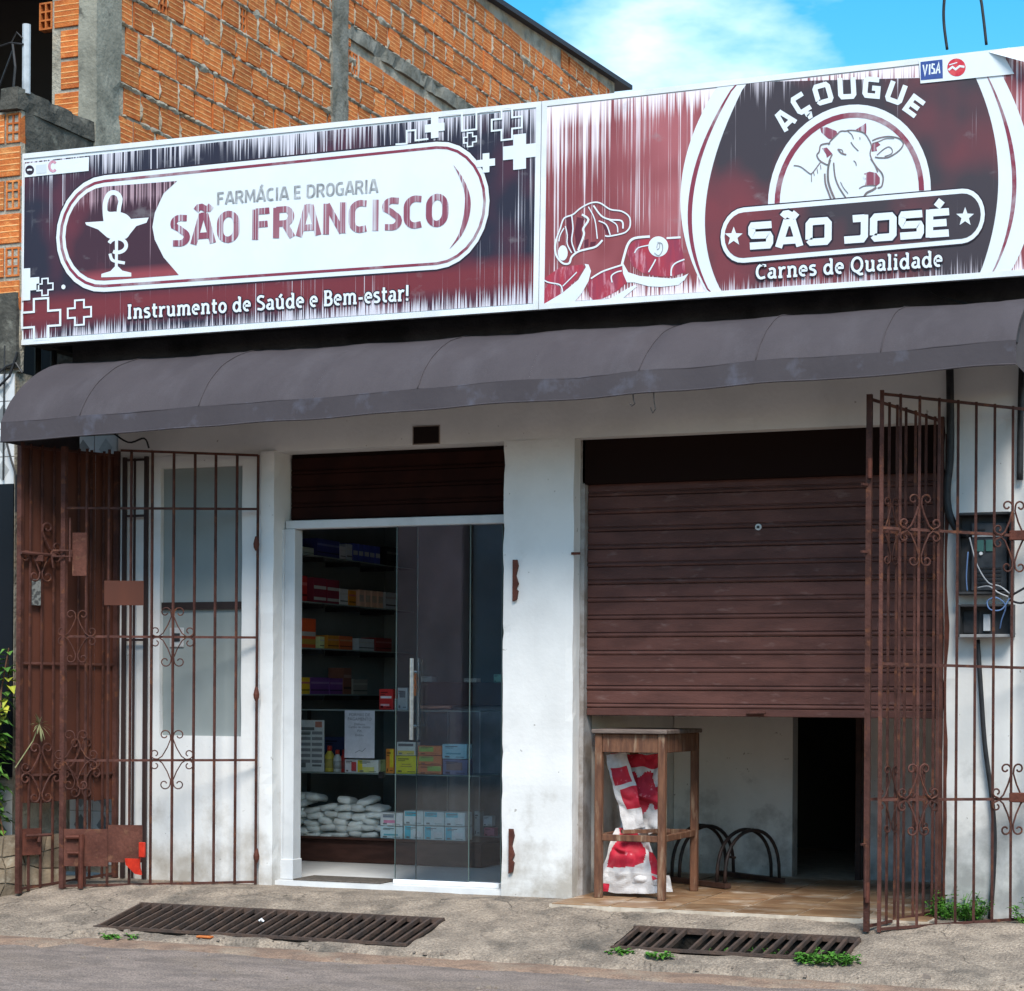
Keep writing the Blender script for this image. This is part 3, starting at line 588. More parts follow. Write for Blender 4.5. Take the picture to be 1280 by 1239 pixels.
# --- stroke alphabets: glyph = (advance, strokes); y up, cap height 1, x height 0.70
A_ = arc
def GL(font):
    if font == 'sans':
        return {
        'F': (.56, [[(.08, 0), (.08, 1)], [(.08, .93), (.52, .93)], [(.08, .5), (.47, .5)]]), 'E': (.58, [[(.08, 0), (.08, 1)], [(.08, .93), (.52, .93)], [(.08, .5), (.48, .5)], [(.08, .07), (.52, .07)]]),
        'A': (.70, [[(.04, 0), (.30, 1)], [(.40, 1), (.66, 0)], [(.15, .27), (.55, .27)], [(.26, .94), (.44, .94)]]), 'R': (.66, [[(.08, 0), (.08, 1)], [(.08, .93), (.36, .93)] + A_(.36, .70, .19, .23, 80, -90) + [(.08, .47)], [(.34, .47), (.60, 0)]]),
        'M': (.84, [[(.08, 0), (.10, 1)], [(.12, 1), (.42, .28), (.72, 1)], [(.74, 1), (.76, 0)]]), 'C': (.60, [[(.54, .90), (.36, .93)] + A_(.36, .66, .28, .27, 95, 180, 6) + A_(.36, .34, .28, .27, 180, 265, 6) + [(.54, .10)]]),
        'I': (.26, [[(.13, 0), (.13, 1)]]), 'D': (.68, [[(.08, .07), (.08, 1)], [(.08, .93), (.30, .93)] + A_(.32, .62, .28, .31, 85, 0, 6) + A_(.32, .38, .28, .31, 0, -85, 6) + [(.08, .07)]]),
        'O': (.68, [A_(.34, .62, .26, .31, 0, 180, 10) + A_(.34, .38, .26, .31, 180, 360, 10) + [(.60, .62)]]),
        'G': (.66, [[(.56, .92), (.36, .93)] + A_(.36, .66, .28, .27, 95, 180, 6) + A_(.36, .34, .28, .27, 180, 270, 6) + [(.56, .10), (.56, .46), (.38, .46)]]),
        'S': (.58, [[(.50, .90), (.30, .93)] + A_(.28, .74, .20, .19, 90, 200, 6) + [(.26, .57), (.38, .46)] + A_(.30, .27, .21, .20, 50, -90, 6) + [(.07, .09)]]),
        'N': (.74, [[(.10, 0), (.10, 1)], [(.12, .98), (.62, .02)], [(.64, 0), (.64, 1)]])}
    if font == 'block':
        return {
        'S': (.86, [[(.80, .88), (.16, .88), (.12, .80), (.12, .60), (.17, .52), (.70, .50), (.74, .42), (.74, .22), (.69, .12), (.06, .12)]]), 'A': (.98, [[(.12, 0), (.40, 1)], [(.58, 1), (.86, 0)], [(.24, .24), (.74, .24)], [(.36, .9), (.62, .9)]]),
        'O': (.90, [[(.12, .22), (.12, .78), (.20, .88), (.70, .88), (.78, .78), (.78, .22), (.70, .12), (.20, .12), (.12, .22)]]), 'J': (.80, [[(.28, .88), (.68, .88)], [(.68, 1), (.68, .24), (.60, .12), (.0, .12)]]),
        'E': (.82, [[(.12, 0), (.12, 1)], [(.12, .88), (.78, .88)], [(.12, .5), (.70, .5)], [(.12, .12), (.78, .12)]]), 'U': (.90, [[(.12, 1), (.12, .22), (.20, .12), (.70, .12), (.78, .22), (.78, 1)]]),
        'C': (.84, [[(.78, .88), (.20, .88), (.12, .78), (.12, .22), (.20, .12), (.78, .12)]]), 'G': (.88, [[(.78, .88), (.20, .88), (.12, .78), (.12, .22), (.20, .12), (.76, .12), (.76, .48), (.46, .48)]])}
    s = .055   # slab serifs of the italic-less book face
    def ser(x, y, w=.13): return [(x - w, y), (x + w, y)]
    return {
    'I': (.42, [[(.21, 0), (.21, 1)], ser(.21, s), ser(.21, 1 - s)]), 'n': (.70, [[(.17, 0), (.17, .70)], ser(.15, s), ser(.11, .66, .07), [(.17, .55)] + A_(.36, .52, .17, .15, 150, 0, 7) + [(.53, 0)], ser(.55, s)]),
    's': (.52, [[(.43, .62), (.28, .655)] + A_(.25, .52, .15, .13, 90, 220, 5) + [(.34, .34)] + A_(.26, .19, .17, .15, 45, -90, 6) + [(.07, .07)]]), 't': (.46, [[(.20, .95), (.20, .16), (.27, .06), (.42, .05)], [(.05, .66), (.42, .66)]]),
    'r': (.52, [[(.17, 0), (.17, .70)], ser(.17, s), ser(.11, .66, .07), [(.17, .50), (.27, .62), (.38, .66), (.49, .62)]]), 'u': (.70, [[(.16, .70)] + [(.16, .18)] + A_(.32, .19, .16, .14, 190, 300, 6) + [(.52, .14)], [(.53, .70), (.53, 0)], ser(.10, .66, .07), ser(.47, .66, .07), ser(.58, s, .07)]),
    'm': (1.04, [[(.17, 0), (.17, .70)], ser(.15, s), ser(.11, .66, .07), [(.17, .55)] + A_(.35, .52, .16, .15, 150, 0, 7) + [(.51, 0)], ser(.51, s, .09), [(.51, .55)] + A_(.70, .52, .17, .15, 150, 0, 7) + [(.87, 0)], ser(.89, s)]),
    'e': (.60, [[(.11, .37), (.49, .37)] + A_(.30, .40, .20, .26, 0, 180, 8) + [(.10, .32)] + A_(.31, .32, .21, .27, 180, 300, 7)]), 'o': (.64, [A_(.32, .35, .22, .305, 0, 360, 18)]),
    'd': (.70, [[(.53, 1), (.53, 0)], A_(.31, .34, .21, .30, 20, 340, 14), ser(.47, .96, .07), ser(.58, s, .08)]), 'S': (.64, [[(.55, .88), (.34, .945)] + A_(.31, .74, .20, .20, 90, 215, 6) + [(.42, .47)] + A_(.33, .26, .22, .21, 45, -90, 7) + [(.08, .10)]]),
    'a': (.62, [[(.12, .60), (.28, .655)] + A_(.30, .50, .17, .155, 85, 0, 5) + [(.47, 0)], A_(.27, .21, .17, .16, 75, 335, 9), ser(.53, s, .07)]), 'B': (.70, [[(.16, 0), (.16, 1)], [(.05, .95), (.38, .95)] + A_(.38, .745, .16, .205, 90, -90, 6) + [(.16, .53)], [(.36, .53)] + A_(.40, .29, .20, .24, 90, -90, 6) + [(.05, .055)]]),
    '-': (.42, [[(.06, .34), (.36, .34)]]), '!': (.28, [[(.14, .30), (.14, 1)], [(.14, 0), (.14, .14)]]), 'C': (.70, [[(.62, .80), (.60, .90), (.42, .945)] + A_(.38, .5, .28, .445, 80, 280, 12) + [(.62, .12)]]),
    'Q': (.86, [A_(.42, .5, .32, .445, 0, 360, 20), [(.40, .04), (.62, -.14), (.82, -.12)]]), 'l': (.34, [[(.17, 1), (.17, 0)], ser(.11, .96, .07), ser(.17, s)]), 'i': (.34, [[(.17, .70), (.17, 0)], ser(.11, .66, .07), ser(.17, s), [(.17, .84), (.17, .98)]])}
ACC = {'Á': ('A', "'"), 'Ã': ('A', '~'), 'É': ('E', "'"), 'Ç': ('C', ','), 'ú': ('u', "'")}
def accent(base, adv, kind):
    top = .76 if base == 'u' else 1.08; c = adv / 2
    if kind == "'": return [[(c - .05, top), (c + .12, top + .22)]]
    if kind == '~': return [[(c - .24, top + .05), (c - .16, top + .15), (c - .06, top + .16), (c + .06, top + .08), (c + .16, top + .08), (c + .24, top + .18)]]
    return [[(c, 0), (c, -.12), (c + .10, -.16), (c + .06, -.26), (c - .08, -.26)]]
def layout(text, font, track=0.06):
    G = GL(font); x = 0; out = []
    for ch in text:
        if ch == ' ': x += 0.34; continue
        b, ac = ACC.get(ch, (ch, None)); adv, st = G[b]
        out.append([[(x + px, py) for px, py in s_] for s_ in st + (accent(b, adv, ac) if ac else [])])
        x += adv + track
    return out, x - track
def text(art, s, font, p0, p1, h0, h1, w, k, track, nm, m, parent):
    """text from p0 to p1 on the baseline, one piece of print for each letter; letters h0 to h1 pixels tall; w stroke width in letter heights"""
    st, tot = layout(s, font, track); p0, p1 = Vector(p0), Vector(p1)
    for letter in st:
        a = Art()
        for q in letter:
            pts = []
            for gx, gy in q: t = gx / tot; b = p0.lerp(p1, t); h = h0 + (h1 - h0) * t; pts.append((b.x + 0.012 * gy * h, b.y - gy * h))
            a.stroke(pts, w * (h0 + h1) / 2, k)
        a.build(nm, m, parent)
PRINTW = mat('white_vinyl', (0.66, 0.70, 0.73), 0.35, (0.61, 0.655, 0.695), 3, lo=0.4, hi=0.75)
FRAMEW = mat('white_sign_frame', (0.68, 0.70, 0.72), 0.4, (0.6, 0.62, 0.64), 5)
INKD = mat('dark_ink', (0.022, 0.016, 0.026), 0.4, (0.035, 0.02, 0.03), 9)
z0s, z1s = 3.26, 4.42
BGP = streak_mat('faded_pharmacy_print', (0.022, 0.017, 0.030), (0.12, 0.022, 0.036), (0.58, 0.56, 0.62), z0s, z1s, 0.03, (0.17, 0.11, (0.155, 0.024, 0.03)), 0.09)
BGE = streak_mat('faded_emblem_print', (0.05, 0.018, 0.028), (0.15, 0.028, 0.04), (0.42, 0.28, 0.32), 3.55, 4.1, 0.01, (0.12, 0.14, (0.26, 0.05, 0.06)), 0.03)
BGM = streak_mat('faded_butcher_print', (0.21, 0.045, 0.05), (0.34, 0.10, 0.11), (0.74, 0.66, 0.70), z0s, z1s, 0.085, None, 0.17)
BGC = streak_mat('faded_medallion_print', (0.045, 0.032, 0.038), (0.165, 0.035, 0.042), (0.55, 0.50, 0.55), z0s, z1s, -0.03, None, 0.08)
INKM = streak_mat('faded_maroon_ink', (0.22, 0.055, 0.085), (0.31, 0.14, 0.17), (0.52, 0.50, 0.55), 3.55, 4.25, 0.10, None, 0.12)
INKG = mat('faded_grey_ink', (0.19, 0.195, 0.20), 0.5, (0.40, 0.42, 0.44), 26, stretch=(2, 1, .6))
STRIPE = mat('faded_wine_stripe', (0.20, 0.035, 0.06), 0.5, (0.36, 0.30, 0.33), 5, lo=0.48, hi=0.66)
PINK = mat('faded_pink_print', (0.56, 0.32, 0.40), 0.5, (0.44, 0.17, 0.23), 11, stretch=(3, 1, .5))
MEATR = mat('faded_red_print', (0.36, 0.04, 0.06), 0.45, (0.24, 0.04, 0.07), 6, stretch=(3, 1, .5), col3=(0.55, 0.25, 0.30), s3=14, lo3=0.55, hi3=0.7)
def sign_body(name, label, quad, depth=0.26):
    root = thing(name, label, 'sign', (PY(*quad[3], SYN).x, SYN + depth, z0s), 'shop signs above the awning')
    P = [SP(*q) for q in quad]      # TL TR BR BL
    mb = MB(); mb.prism([(p.x, p.z) for p in P], SYN + 0.0015, SYN + 0.03); mb.build('face_panel', PRINTW, root)
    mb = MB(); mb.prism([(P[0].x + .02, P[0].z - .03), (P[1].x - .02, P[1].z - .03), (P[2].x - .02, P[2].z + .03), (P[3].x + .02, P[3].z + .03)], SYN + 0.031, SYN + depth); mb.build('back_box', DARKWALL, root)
    w = 0.03
    for i, (a, b) in enumerate(((0, 1), (1, 2), (2, 3), (3, 0))):
        A, B = P[a].copy(), P[b].copy(); d = (B - A).normalized()
        ins = Vector((0, 0, -w / 2 if i == 0 else (w / 2 if i == 2 else 0))) + Vector((-w / 2 if i == 1 else (w / 2 if i == 3 else 0), 0, 0))
        if i in (1, 3): A += Vector((0, 0, -w if i == 1 else w)); B += Vector((0, 0, w if i == 1 else -w))
        MB().bar(A + ins + Vector((0, 0.012, 0)), B + ins + Vector((0, 0.012, 0)), w, 0.034, upv=(0, 1, 0)).build('frame_strip', FRAMEW, root)
    return root
# ---- pharmacy sign
sp_ = sign_body('pharmacy_sign', 'faded dark pharmacy sign with white capsule and bowl and snake emblem', [(25, 193), (677, 127), (673, 387), (22, 432)])
Art().poly([(31, 203), (672, 136), (668, 379), (29, 424)], 1).build('printed_background', BGP, sp_)
def capsule(tl, bl, tr, br, n=14):
    """stadium outline through its four tangent points (photo pixels), returned in order"""
    cl = ((tl[0] + bl[0]) / 2, (tl[1] + bl[1]) / 2); cr_ = ((tr[0] + br[0]) / 2, (tr[1] + br[1]) / 2); hl = (bl[1] - tl[1]) / 2; hr = (br[1] - tr[1]) / 2
    o = []
    for i in range(n + 1):
        a = math.pi / 2 + math.pi * i / n; dx = hl * 0.83 * math.cos(a); o.append((cl[0] + dx, cl[1] - hl * math.sin(a) + slope(cl[1]) * dx))
    for i in range(n + 1):
        a = -math.pi / 2 + math.pi * i / n; dx = hr * 0.83 * math.cos(a); o.append((cr_[0] + dx, cr_[1] - hr * math.sin(a) + slope(cr_[1]) * dx))
    return o
def capin(d): return capsule((131 , 219.5 + d), (131, 365 - d), (546, 177.5 + d), (546, 337 - d))
Art().poly(capin(-2.0), 2).build('capsule_shadow', INKD, sp_)
cap = Art().poly(capin(0), 3); cap.build('capsule', PRINTW, sp_)
mbd = Art().stroke(capin(7.2), 3.4, 4, True); mbd.build('capsule_stripe', STRIPE, sp_)
# dark field at the left end of the capsule, bounded by the bulge of the white
inner = capin(14.0); left = [p for p in inner if p[0] < 160]
top = min(left, key=lambda p: p[1]); 
bulge = arc(258, 285, 67, 85, 137, 223, 14)   # photo y runs down
bl_ = [(u, v) for u, v in bulge]
half = inner[:15]
dark = [(222, 226.5 - 0.0)] + half + [(224, 344)] + [(205, 322), (194, 300), (191, 284), (194, 266), (205, 242)]
Art().poly(dark, 4).build('emblem_field', BGE, sp_)
zb_ = lambda pts: [(60 + x / 7.11, 200 + y / 7.11) for x, y in pts]
a = Art()
a.poly(zb_([(335, 557), (520, 545), (760, 525), (900, 514), (880, 560), (790, 590), (750, 640), (700, 700), (600, 720), (530, 690), (450, 620), (345, 580)]), 5)
a.poly(zb_(smooth([(505, 420), (545, 462), (620, 462), (700, 485), (748, 540), (748, 620), (700, 700), (600, 690), (540, 640), (520, 560)], 4, True)), 5)
a.stroke(zb_(smooth([(522, 560), (512, 470), (515, 380), (545, 310), (590, 292), (632, 315), (648, 365), (638, 420), (632, 470)], 5)), [6 if i < 30 else 5 for i in range(41)], 5)
a.poly(zb_([(600, 680), (628, 680), (625, 965), (600, 965)]), 5)
a.stroke(zb_(arc(622, 762, 78, 62, 200, 480, 20)), 4.6, 5); a.stroke(zb_(smooth([(556, 835), (575, 890), (630, 908), (688, 918)], 5)), 3.8, 5)
a.poly(zb_([(478, 1045), (480, 1015), (560, 990), (598, 950), (630, 950), (665, 985), (745, 1005), (745, 1038)]), 5)
a.build('bowl_and_snake_emblem', PRINTW, sp_)
a = Art(); out_ = smooth([(567, 206), (578, 221), (586, 238), (589, 255), (586, 275), (577, 295), (562, 312)], 4); inn = smooth([(567, 206), (575, 222), (581, 240), (581.5, 256), (579, 275), (573, 295), (562, 312)], 4)
for i in range(len(out_) - 1): a.poly([out_[i], out_[i + 1], inn[i + 1], inn[i]], 5) if i not in (0,) else a.poly([out_[0], out_[1], inn[1]], 5)
a.build('swoosh', INKM, sp_)
a = Art(); text(a, 'FARMÁCIA E DROGARIA', 'sans', (272, 256.5), (473, 241), 15.5, 17, 0.17, 5, 0.09, 'letter', INKG, sp_)
a = Art(); text(a, 'SÃO FRANCISCO', 'sans', (214, 308), (560, 282), 37, 39.5, 0.205, 5, 0.10, 'letter', INKM, sp_)
a = Art(); text(a, 'Instrumento de Saúde e Bem-estar!', 'slab', (159, 399), (512, 376), 17.5, 19.5, 0.30, 5, 0.05, 'letter_outline', INKD, sp_)
a = Art(); text(a, 'Instrumento de Saúde e Bem-estar!', 'slab', (159, 399), (512, 376), 17.5, 19.5, 0.16, 6, 0.05, 'letter', PRINTW, sp_)
def cross_pts(u, v, s, w, cl=None):
    pts = [(-w, -s), (w, -s), (w, -w), (s, -w), (s, w), (w, w), (w, s), (-w, s), (-w, w), (-s, w), (-s, -w), (-w, -w)]
    if cl: pts = [(max(x, cl - u), y) for x, y in pts]
    return [(u + x * .94, v + y + slope(v) * x) for x, y in pts]
for u, v, s, w, cl in ((544, 160, 13, 5, None), (650, 190, 22, 8.5, None), (608, 204, 12, 4.5, None), (31, 356, 20, 8, 28)): Art().poly(cross_pts(u, v, s, w, cl), 5).build('cross', PRINTW, sp_)
for u, v, s, w, lw in ((57, 359, 10.5, 4, 1.7), (100, 391, 15.5, 6, 2.2), (52, 399, 25.5, 9.5, 2.6), (634, 155, 20, 7, 2.2), (588, 175, 8.5, 3.5, 1.6)): Art().stroke(cross_pts(u, v, s, w), lw, 5, True).build('cross_outline', PRINTW, sp_)
Art().stroke([(495, 181), (509, 180), (509, 164), (520, 163), (520, 176), (536, 174)], 2.2, 5).build('cross_outline', PRINTW, sp_); a = Art(); a.stroke([(558, 143), (578, 142), (578, 164), (596, 162), (596, 141), (618, 137)], 2.2, 5); a.build('cross_outline', PRINTW, sp_)
Art().poly(arc(80, 359, 2.6, 3, 0, 330, 10), 5).build('dot', PRINTW, sp_)
Art().poly([(32, 205), (112, 196.5), (111.5, 214), (31.5, 222)], 5).build('card_sticker', PRINTW, sp_)
a = Art(); a.poly(arc(38, 213, 5.5, 6, 0, 345, 16), 6); a.build('card_mark', INKD, sp_)
a = Art(); a.stroke([(35, 213.2), (38, 212.5), (41, 212.8)], 2.2, 7); a.build('card_mark', PRINTW, sp_)
a = Art(); a.poly([(46, 207), (59, 205.6), (59, 216.5), (46, 218)], 6); a.build('card_mark', mat('pale_grey_ink', (0.52, 0.57, 0.60), 0.5), sp_)
a = Art(); a.stroke(arc(67, 208.5, 4.5, 6, 40, 320, 10), 3.2, 6); a.build('card_mark', PINK, sp_)
# ---- butcher sign
sb_ = sign_body('butcher_sign', 'faded red and brown butcher sign with cow head medallion', [(678, 126.9), (1430, 41), (1430, 334), (674, 387)])
Art().poly([(682, 134.5), (1424, 51), (1424, 327), (679, 379)], 1).build('printed_background', BGM, sb_)
ow = curve3((899, 104), (851, 240), (886, 371)); ow2 = curve3((1252, 93), (1292, 226), (1262, 342))
md = curve3((935, 99), (883, 250), (904, 368)); md2 = curve3((1219, 96), (1248, 218), (1224, 345))
T, B_ = (lambda u: 126.9 + (u - 678) * -0.1142 + 5.5), (lambda u: 387 - (u - 674) * 0.0701 - 5)
clampc = lambda c: [(u, min(max(v, T(u)), B_(u))) for u, v in c]
Art().poly(clampc(ow) + clampc(ow2)[::-1], 2).build('white_band', PRINTW, sb_)
Art().stroke(clampc(curve3((922, 101), (864, 246), (890, 371))), [1.5 + 4 * math.sin(math.pi * i / 24) for i in range(25)], 3).build('wine_stripe', STRIPE, sb_)
Art().stroke(clampc(curve3((1234, 95), (1268, 224), (1240, 343))), [1.5 + 4 * math.sin(math.pi * i / 24) for i in range(25)], 3).build('wine_stripe', STRIPE, sb_)
Art().poly([(u, v) for u, v in clampc(md)] + [(u, v) for u, v in clampc(md2)][::-1], 3).build('medallion', BGC, sb_)
# cow arch
def arch(r, n=28, lo=0.0):
    o = []
    for i in range(n + 1):
        a = math.pi - math.pi * i / n; dx = r * math.cos(a) * .96; o.append((1062 + dx, 247 + dx * -0.0935 - r * 1.09 * math.sin(a)))
    return o
base_l, base_r = (958, 262), (1166, 243)
Art().poly([(arch(106)[0][0], 262)] + arch(106) + [(arch(106)[-1][0], 246)], 4).build('arch_disc', PRINTW, sb_)
Art().stroke(arch(94), 6.5, 5).build('arch_stripe', STRIPE, sb_)
def cowp(pts): return [(960 + x / 5.818, 80 + y / 5.818) for x, y in pts]
for q in ([(380, 465), (430, 462), (500, 490), (508, 515), (460, 550), (440, 545), (390, 500)], [(640, 480), (680, 455), (715, 432), (718, 470), (715, 515), (690, 500)], [(395, 615), (430, 610), (470, 655), (430, 685), (425, 660)],
          [(760, 580), (800, 570), (820, 590), (790, 610), (795, 635), (755, 640)], [(700, 800), (740, 785), (790, 795), (815, 830), (815, 870), (790, 890), (740, 885), (705, 890), (715, 850)]): Art().poly(cowp(q), 5).build('cow_colour', INKM, sb_)
a = Art()
for q, w in (([(445, 590), (455, 565), (500, 520), (530, 492), (570, 490), (590, 485), (640, 487), (700, 505), (735, 550), (755, 600), (745, 650), (755, 690), (785, 750), (800, 790)], 1.3), ([(580, 490), (610, 515), (625, 550)], .9), ([(605, 570), (625, 600), (660, 635)], 1.1),
             ([(510, 620), (535, 650), (572, 662)], 1.6), ([(510, 622), (540, 628), (548, 652)], 1.0), ([(625, 705), (640, 720), (645, 742)], 1.0), ([(455, 580), (420, 582), (385, 595), (375, 640), (358, 665), (375, 700), (410, 725), (440, 735), (450, 700), (470, 660)], 1.5),
             ([(760, 560), (810, 540), (880, 530), (950, 542), (985, 575), (975, 610), (940, 645), (880, 680), (820, 685), (780, 680)], 1.4), ([(795, 665), (840, 625), (880, 605), (905, 625), (900, 655), (850, 675)], 1.0), ([(760, 580), (810, 565), (860, 545), (920, 545)], .8),
             ([(750, 690), (790, 750), (825, 790), (840, 830), (830, 890), (800, 905)], 1.6), ([(665, 908), (700, 890), (760, 885), (790, 890)], 1.1), ([(700, 970), (720, 940), (760, 920), (790, 900)], 2.2), ([(455, 700), (440, 760), (440, 850), (460, 920), (490, 990)], 2.2),
             ([(415, 800), (420, 870), (440, 930), (465, 995)], 1.8), ([(480, 720), (490, 820), (520, 900), (575, 985)], 1.5), ([(530, 860), (550, 900), (585, 945)], .8), ([(190, 740), (240, 750), (300, 795), (318, 800), (345, 770), (385, 715)], 1.1), ([(318, 800), (320, 860)], .8), ([(335, 790), (340, 815)], .7), ([(360, 765), (365, 800)], .7), ([(385, 735), (388, 770)], .7), ([(670, 535), (672, 552)], .9)):
    a.stroke(cowp(smooth(q, 4)), w * 1.15, 6)
a.build('cow_outline', mat('grey_brown_ink', (0.13, 0.12, 0.12), 0.5, (0.2, 0.15, 0.16), 20), sb_)
a = Art(); a.poly(cowp(arc(706, 822, 10, 16, 0, 340, 10)), 6); a.build('cow_nostril', PRINTW, sb_)
# banner
bn = lambda d: capsule((930, 260 + d), (930, 329 - d), (1203, 236.5 + d), (1203, 305 - d), 12)
Art().poly(bn(-1.6), 7).build('banner_shadow', INKD, sb_); Art().poly(bn(0), 8).build('banner_rim', PRINTW, sb_); Art().poly(bn(6.0), 9).build('banner', BGC, sb_)
for w, k, m_, nm in ((0.40, 10, INKD, 'letter_outline'), (0.265, 11, PRINTW, 'letter')):
    a = Art(); text(a, 'SÃO', 'block', (936, 312.5), (1040, 306), 33, 34, w, k, .07, nm, m_, sb_); text(a, 'JOSÉ', 'block', (1056, 305), (1188, 296), 34, 35, w, k, .07, nm, m_, sb_)
def star(u, v, r): return [(u + (r if i % 2 == 0 else r * .42) * math.sin(math.pi * i / 5) * .93, v - (r if i % 2 == 0 else r * .42) * math.cos(math.pi * i / 5)) for i in range(10)]
for u, v in ((918, 296.5), (1207, 272)):
    s = star(u, v, 12.5); a = Art()
    for i in range(5): a.poly([s[2 * i], s[(2 * i + 1) % 10], (u, v), s[(2 * i - 1) % 10]], 11)
    a.build('star', PRINTW, sb_)
a = Art(); text(a, 'Carnes de Qualidade', 'slab', (945, 350), (1179, 333.5), 18.5, 20, 0.29, 10, .05, 'letter_outline', INKD, sb_)
a = Art(); text(a, 'Carnes de Qualidade', 'slab', (945, 350), (1179, 333.5), 18.5, 20, 0.165, 11, .05, 'letter', PRINTW, sb_)
# AÇOUGUE on an arc
a = Art()
G = GL('block'); word = 'AÇOUGUE'
spots = [((981, 150), -44, 23), ((1001.5, 130), -32, 24), ((1029, 117.5), -16, 25.5), ((1059, 111), -3, 25.5), ((1090, 110), 5, 25.5), ((1120, 117), 20, 25), ((1143, 133), 36, 24)]
for ch, ((u, v), ang, h) in zip(word, spots):
    b_, ac = ACC.get(ch, (ch, None)); adv, st = G[b_]; ca, sa = math.cos(math.radians(ang)), math.sin(math.radians(ang))
    a = Art(); h *= 1.06
    for q in st + (accent(b_, adv, ac) if ac else []):
        a.stroke([(u + ca * (x - adv / 2) * h * .92 + sa * (y - .5) * h, v + sa * (x - adv / 2) * h * .92 - ca * (y - .5) * h) for x, y in q], 0.235 * h, 5)
    a.build('letter', PRINTW, sb_)
# meat still life
def mp_(pts): return [(675 + x / 6.244, 230 + y / 6.244) for x, y in pts]
for q in ([(680, 540), (700, 480), (750, 440), (840, 430), (1095, 430), (1120, 560), (1140, 690), (1030, 725), (900, 720), (800, 695), (720, 640)], [(30, 740), (160, 650), (330, 630), (350, 650), (280, 750), (180, 850), (170, 800), (60, 760)],
          [(30, 840), (70, 770), (150, 800), (165, 860), (30, 940)], [(370, 770), (420, 730), (560, 660), (640, 640), (650, 700), (680, 770), (600, 840), (500, 890), (430, 920), (390, 880)]): Art().poly(mp_(q), 2).build('meat_print', MEATR, sb_)
DWP = mat('dark_wine_print', (0.10, 0.02, 0.035), 0.5)
for q in ([(205, 270), (245, 260), (250, 380), (270, 560), (215, 440)], [(290, 260), (350, 270), (320, 360), (330, 430), (290, 520), (270, 380)], [(345, 440), (380, 430), (380, 490), (345, 500)], [(395, 455), (440, 450), (430, 480), (390, 492)], [(480, 295), (520, 320), (550, 395), (520, 390)]): Art().poly(mp_(q), 2).build('meat_shadow_print', DWP, sb_)
a = Art()
a.poly(mp_([(640, 600), (690, 690), (780, 720), (900, 730), (1030, 740), (1110, 725), (1160, 700), (1130, 750), (1080, 790), (950, 805), (850, 800), (740, 770), (680, 770), (650, 700)]), 3)
a.poly(mp_([(240, 960), (330, 850), (380, 760), (400, 680), (380, 630), (350, 625), (360, 650), (300, 750), (180, 850), (30, 940), (30, 962)]), 3)
a.poly(mp_([(440, 940), (560, 890), (680, 820), (740, 790), (760, 800), (640, 900), (600, 935)]), 3); a.poly(mp_(arc(925, 490, 78, 80, 0, 350, 22)), 3); a.poly(mp_(arc(180, 540, 38, 60, 0, 350, 16)), 3)
for q, w in (([(640, 640), (660, 560), (690, 470), (740, 425), (860, 412)], 3), ([(990, 425), (1100, 418)], 2.5), ([(130, 430), (160, 350), (190, 270), (260, 240), (320, 190), (400, 150), (470, 150), (550, 200), (640, 215), (700, 260), (705, 330), (680, 370), (640, 390), (540, 410), (510, 405)], 1.8), ([(490, 440), (440, 490), (370, 510), (300, 530), (250, 570), (230, 620), (180, 620), (130, 560), (120, 490), (130, 430)], 2.4),
             ([(250, 250), (260, 350), (250, 450), (280, 540)], 1.6), ([(330, 240), (380, 280), (340, 350), (345, 400), (300, 520)], 2.6), ([(380, 180), (430, 280), (450, 430)], 1.4), ([(420, 170), (480, 250), (550, 280), (640, 290), (650, 350)], 2.0), ([(460, 290), (520, 320), (550, 400)], 1.6), ([(540, 280), (600, 320), (610, 380)], 1.4), ([(200, 330), (215, 400), (215, 470), (250, 540)], 1.4), ([(190, 345), (160, 400), (150, 450)], 1.4),
             ([(400, 740), (480, 690), (560, 660), (640, 635)], 2), ([(565, 770), (560, 720), (600, 690), (640, 680)], 1.6), ([(740, 540), (770, 500), (850, 480)], 1.4), ([(850, 690), (890, 620), (905, 590)], 1.6), ([(1025, 720), (1030, 660), (1060, 620), (1130, 590)], 1.8), ([(30, 750), (70, 770), (160, 790), (180, 850)], 1.6), ([(180, 800), (240, 740), (290, 690)], 1.3)):
    a.stroke(mp_(smooth(q, 4)), w, 4)
a.build('meat_highlights', PRINTW, sb_)
a = Art(); a.stroke(mp_(smooth([(915, 515), (935, 500), (935, 465), (920, 470), (915, 500)], 4)), .8, 5); a.stroke(mp_(smooth([(895, 540), (930, 560), (958, 520), (955, 470), (920, 455)], 4)), .9, 5); a.build('bone_marks', INKG, sb_)
# card stickers and the peeling corner of vinyl
Art().poly([(1149, 76), (1252, 64.5), (1268, 93), (1151, 105)], 7).build('card_sticker', PRINTW, sb_)
Art().poly([(1151, 78.2), (1178.5, 75), (1179, 98.5), (1151.5, 101)], 8).build('card_mark', mat('blue_ink', (0.03, 0.06, 0.22), 0.4, (0.05, 0.09, 0.28), 20), sb_)
a = Art()
def tiny(art, strokes, u, v, w, h, lw, k):
    for q in strokes: art.stroke([(u + x * w, v - y * h - 0.11 * x * w) for x, y in q], lw, k)
VV = {'V': [[(0, 1), (.4, 0), (.9, 1)]], 'I': [[(.5, 0), (.6, 1)]], 'S': [[(.9, .9), (.3, .95), (.2, .6), (.8, .45), (.75, .08), (.05, .08)]], 'A': [[(0, 0), (.6, 1), (.8, 0)], [(.2, .35), (.75, .35)]]}
for i, ch in enumerate('VISA'): tiny(a, VV[ch], 1154.5 + [0, 6.2, 10, 15.8][i], 95.0 - i * .7, [5.5, 3.4, 5, 6][i], 13, 1.9, 9)
a.build('card_mark', PRINTW, sb_)
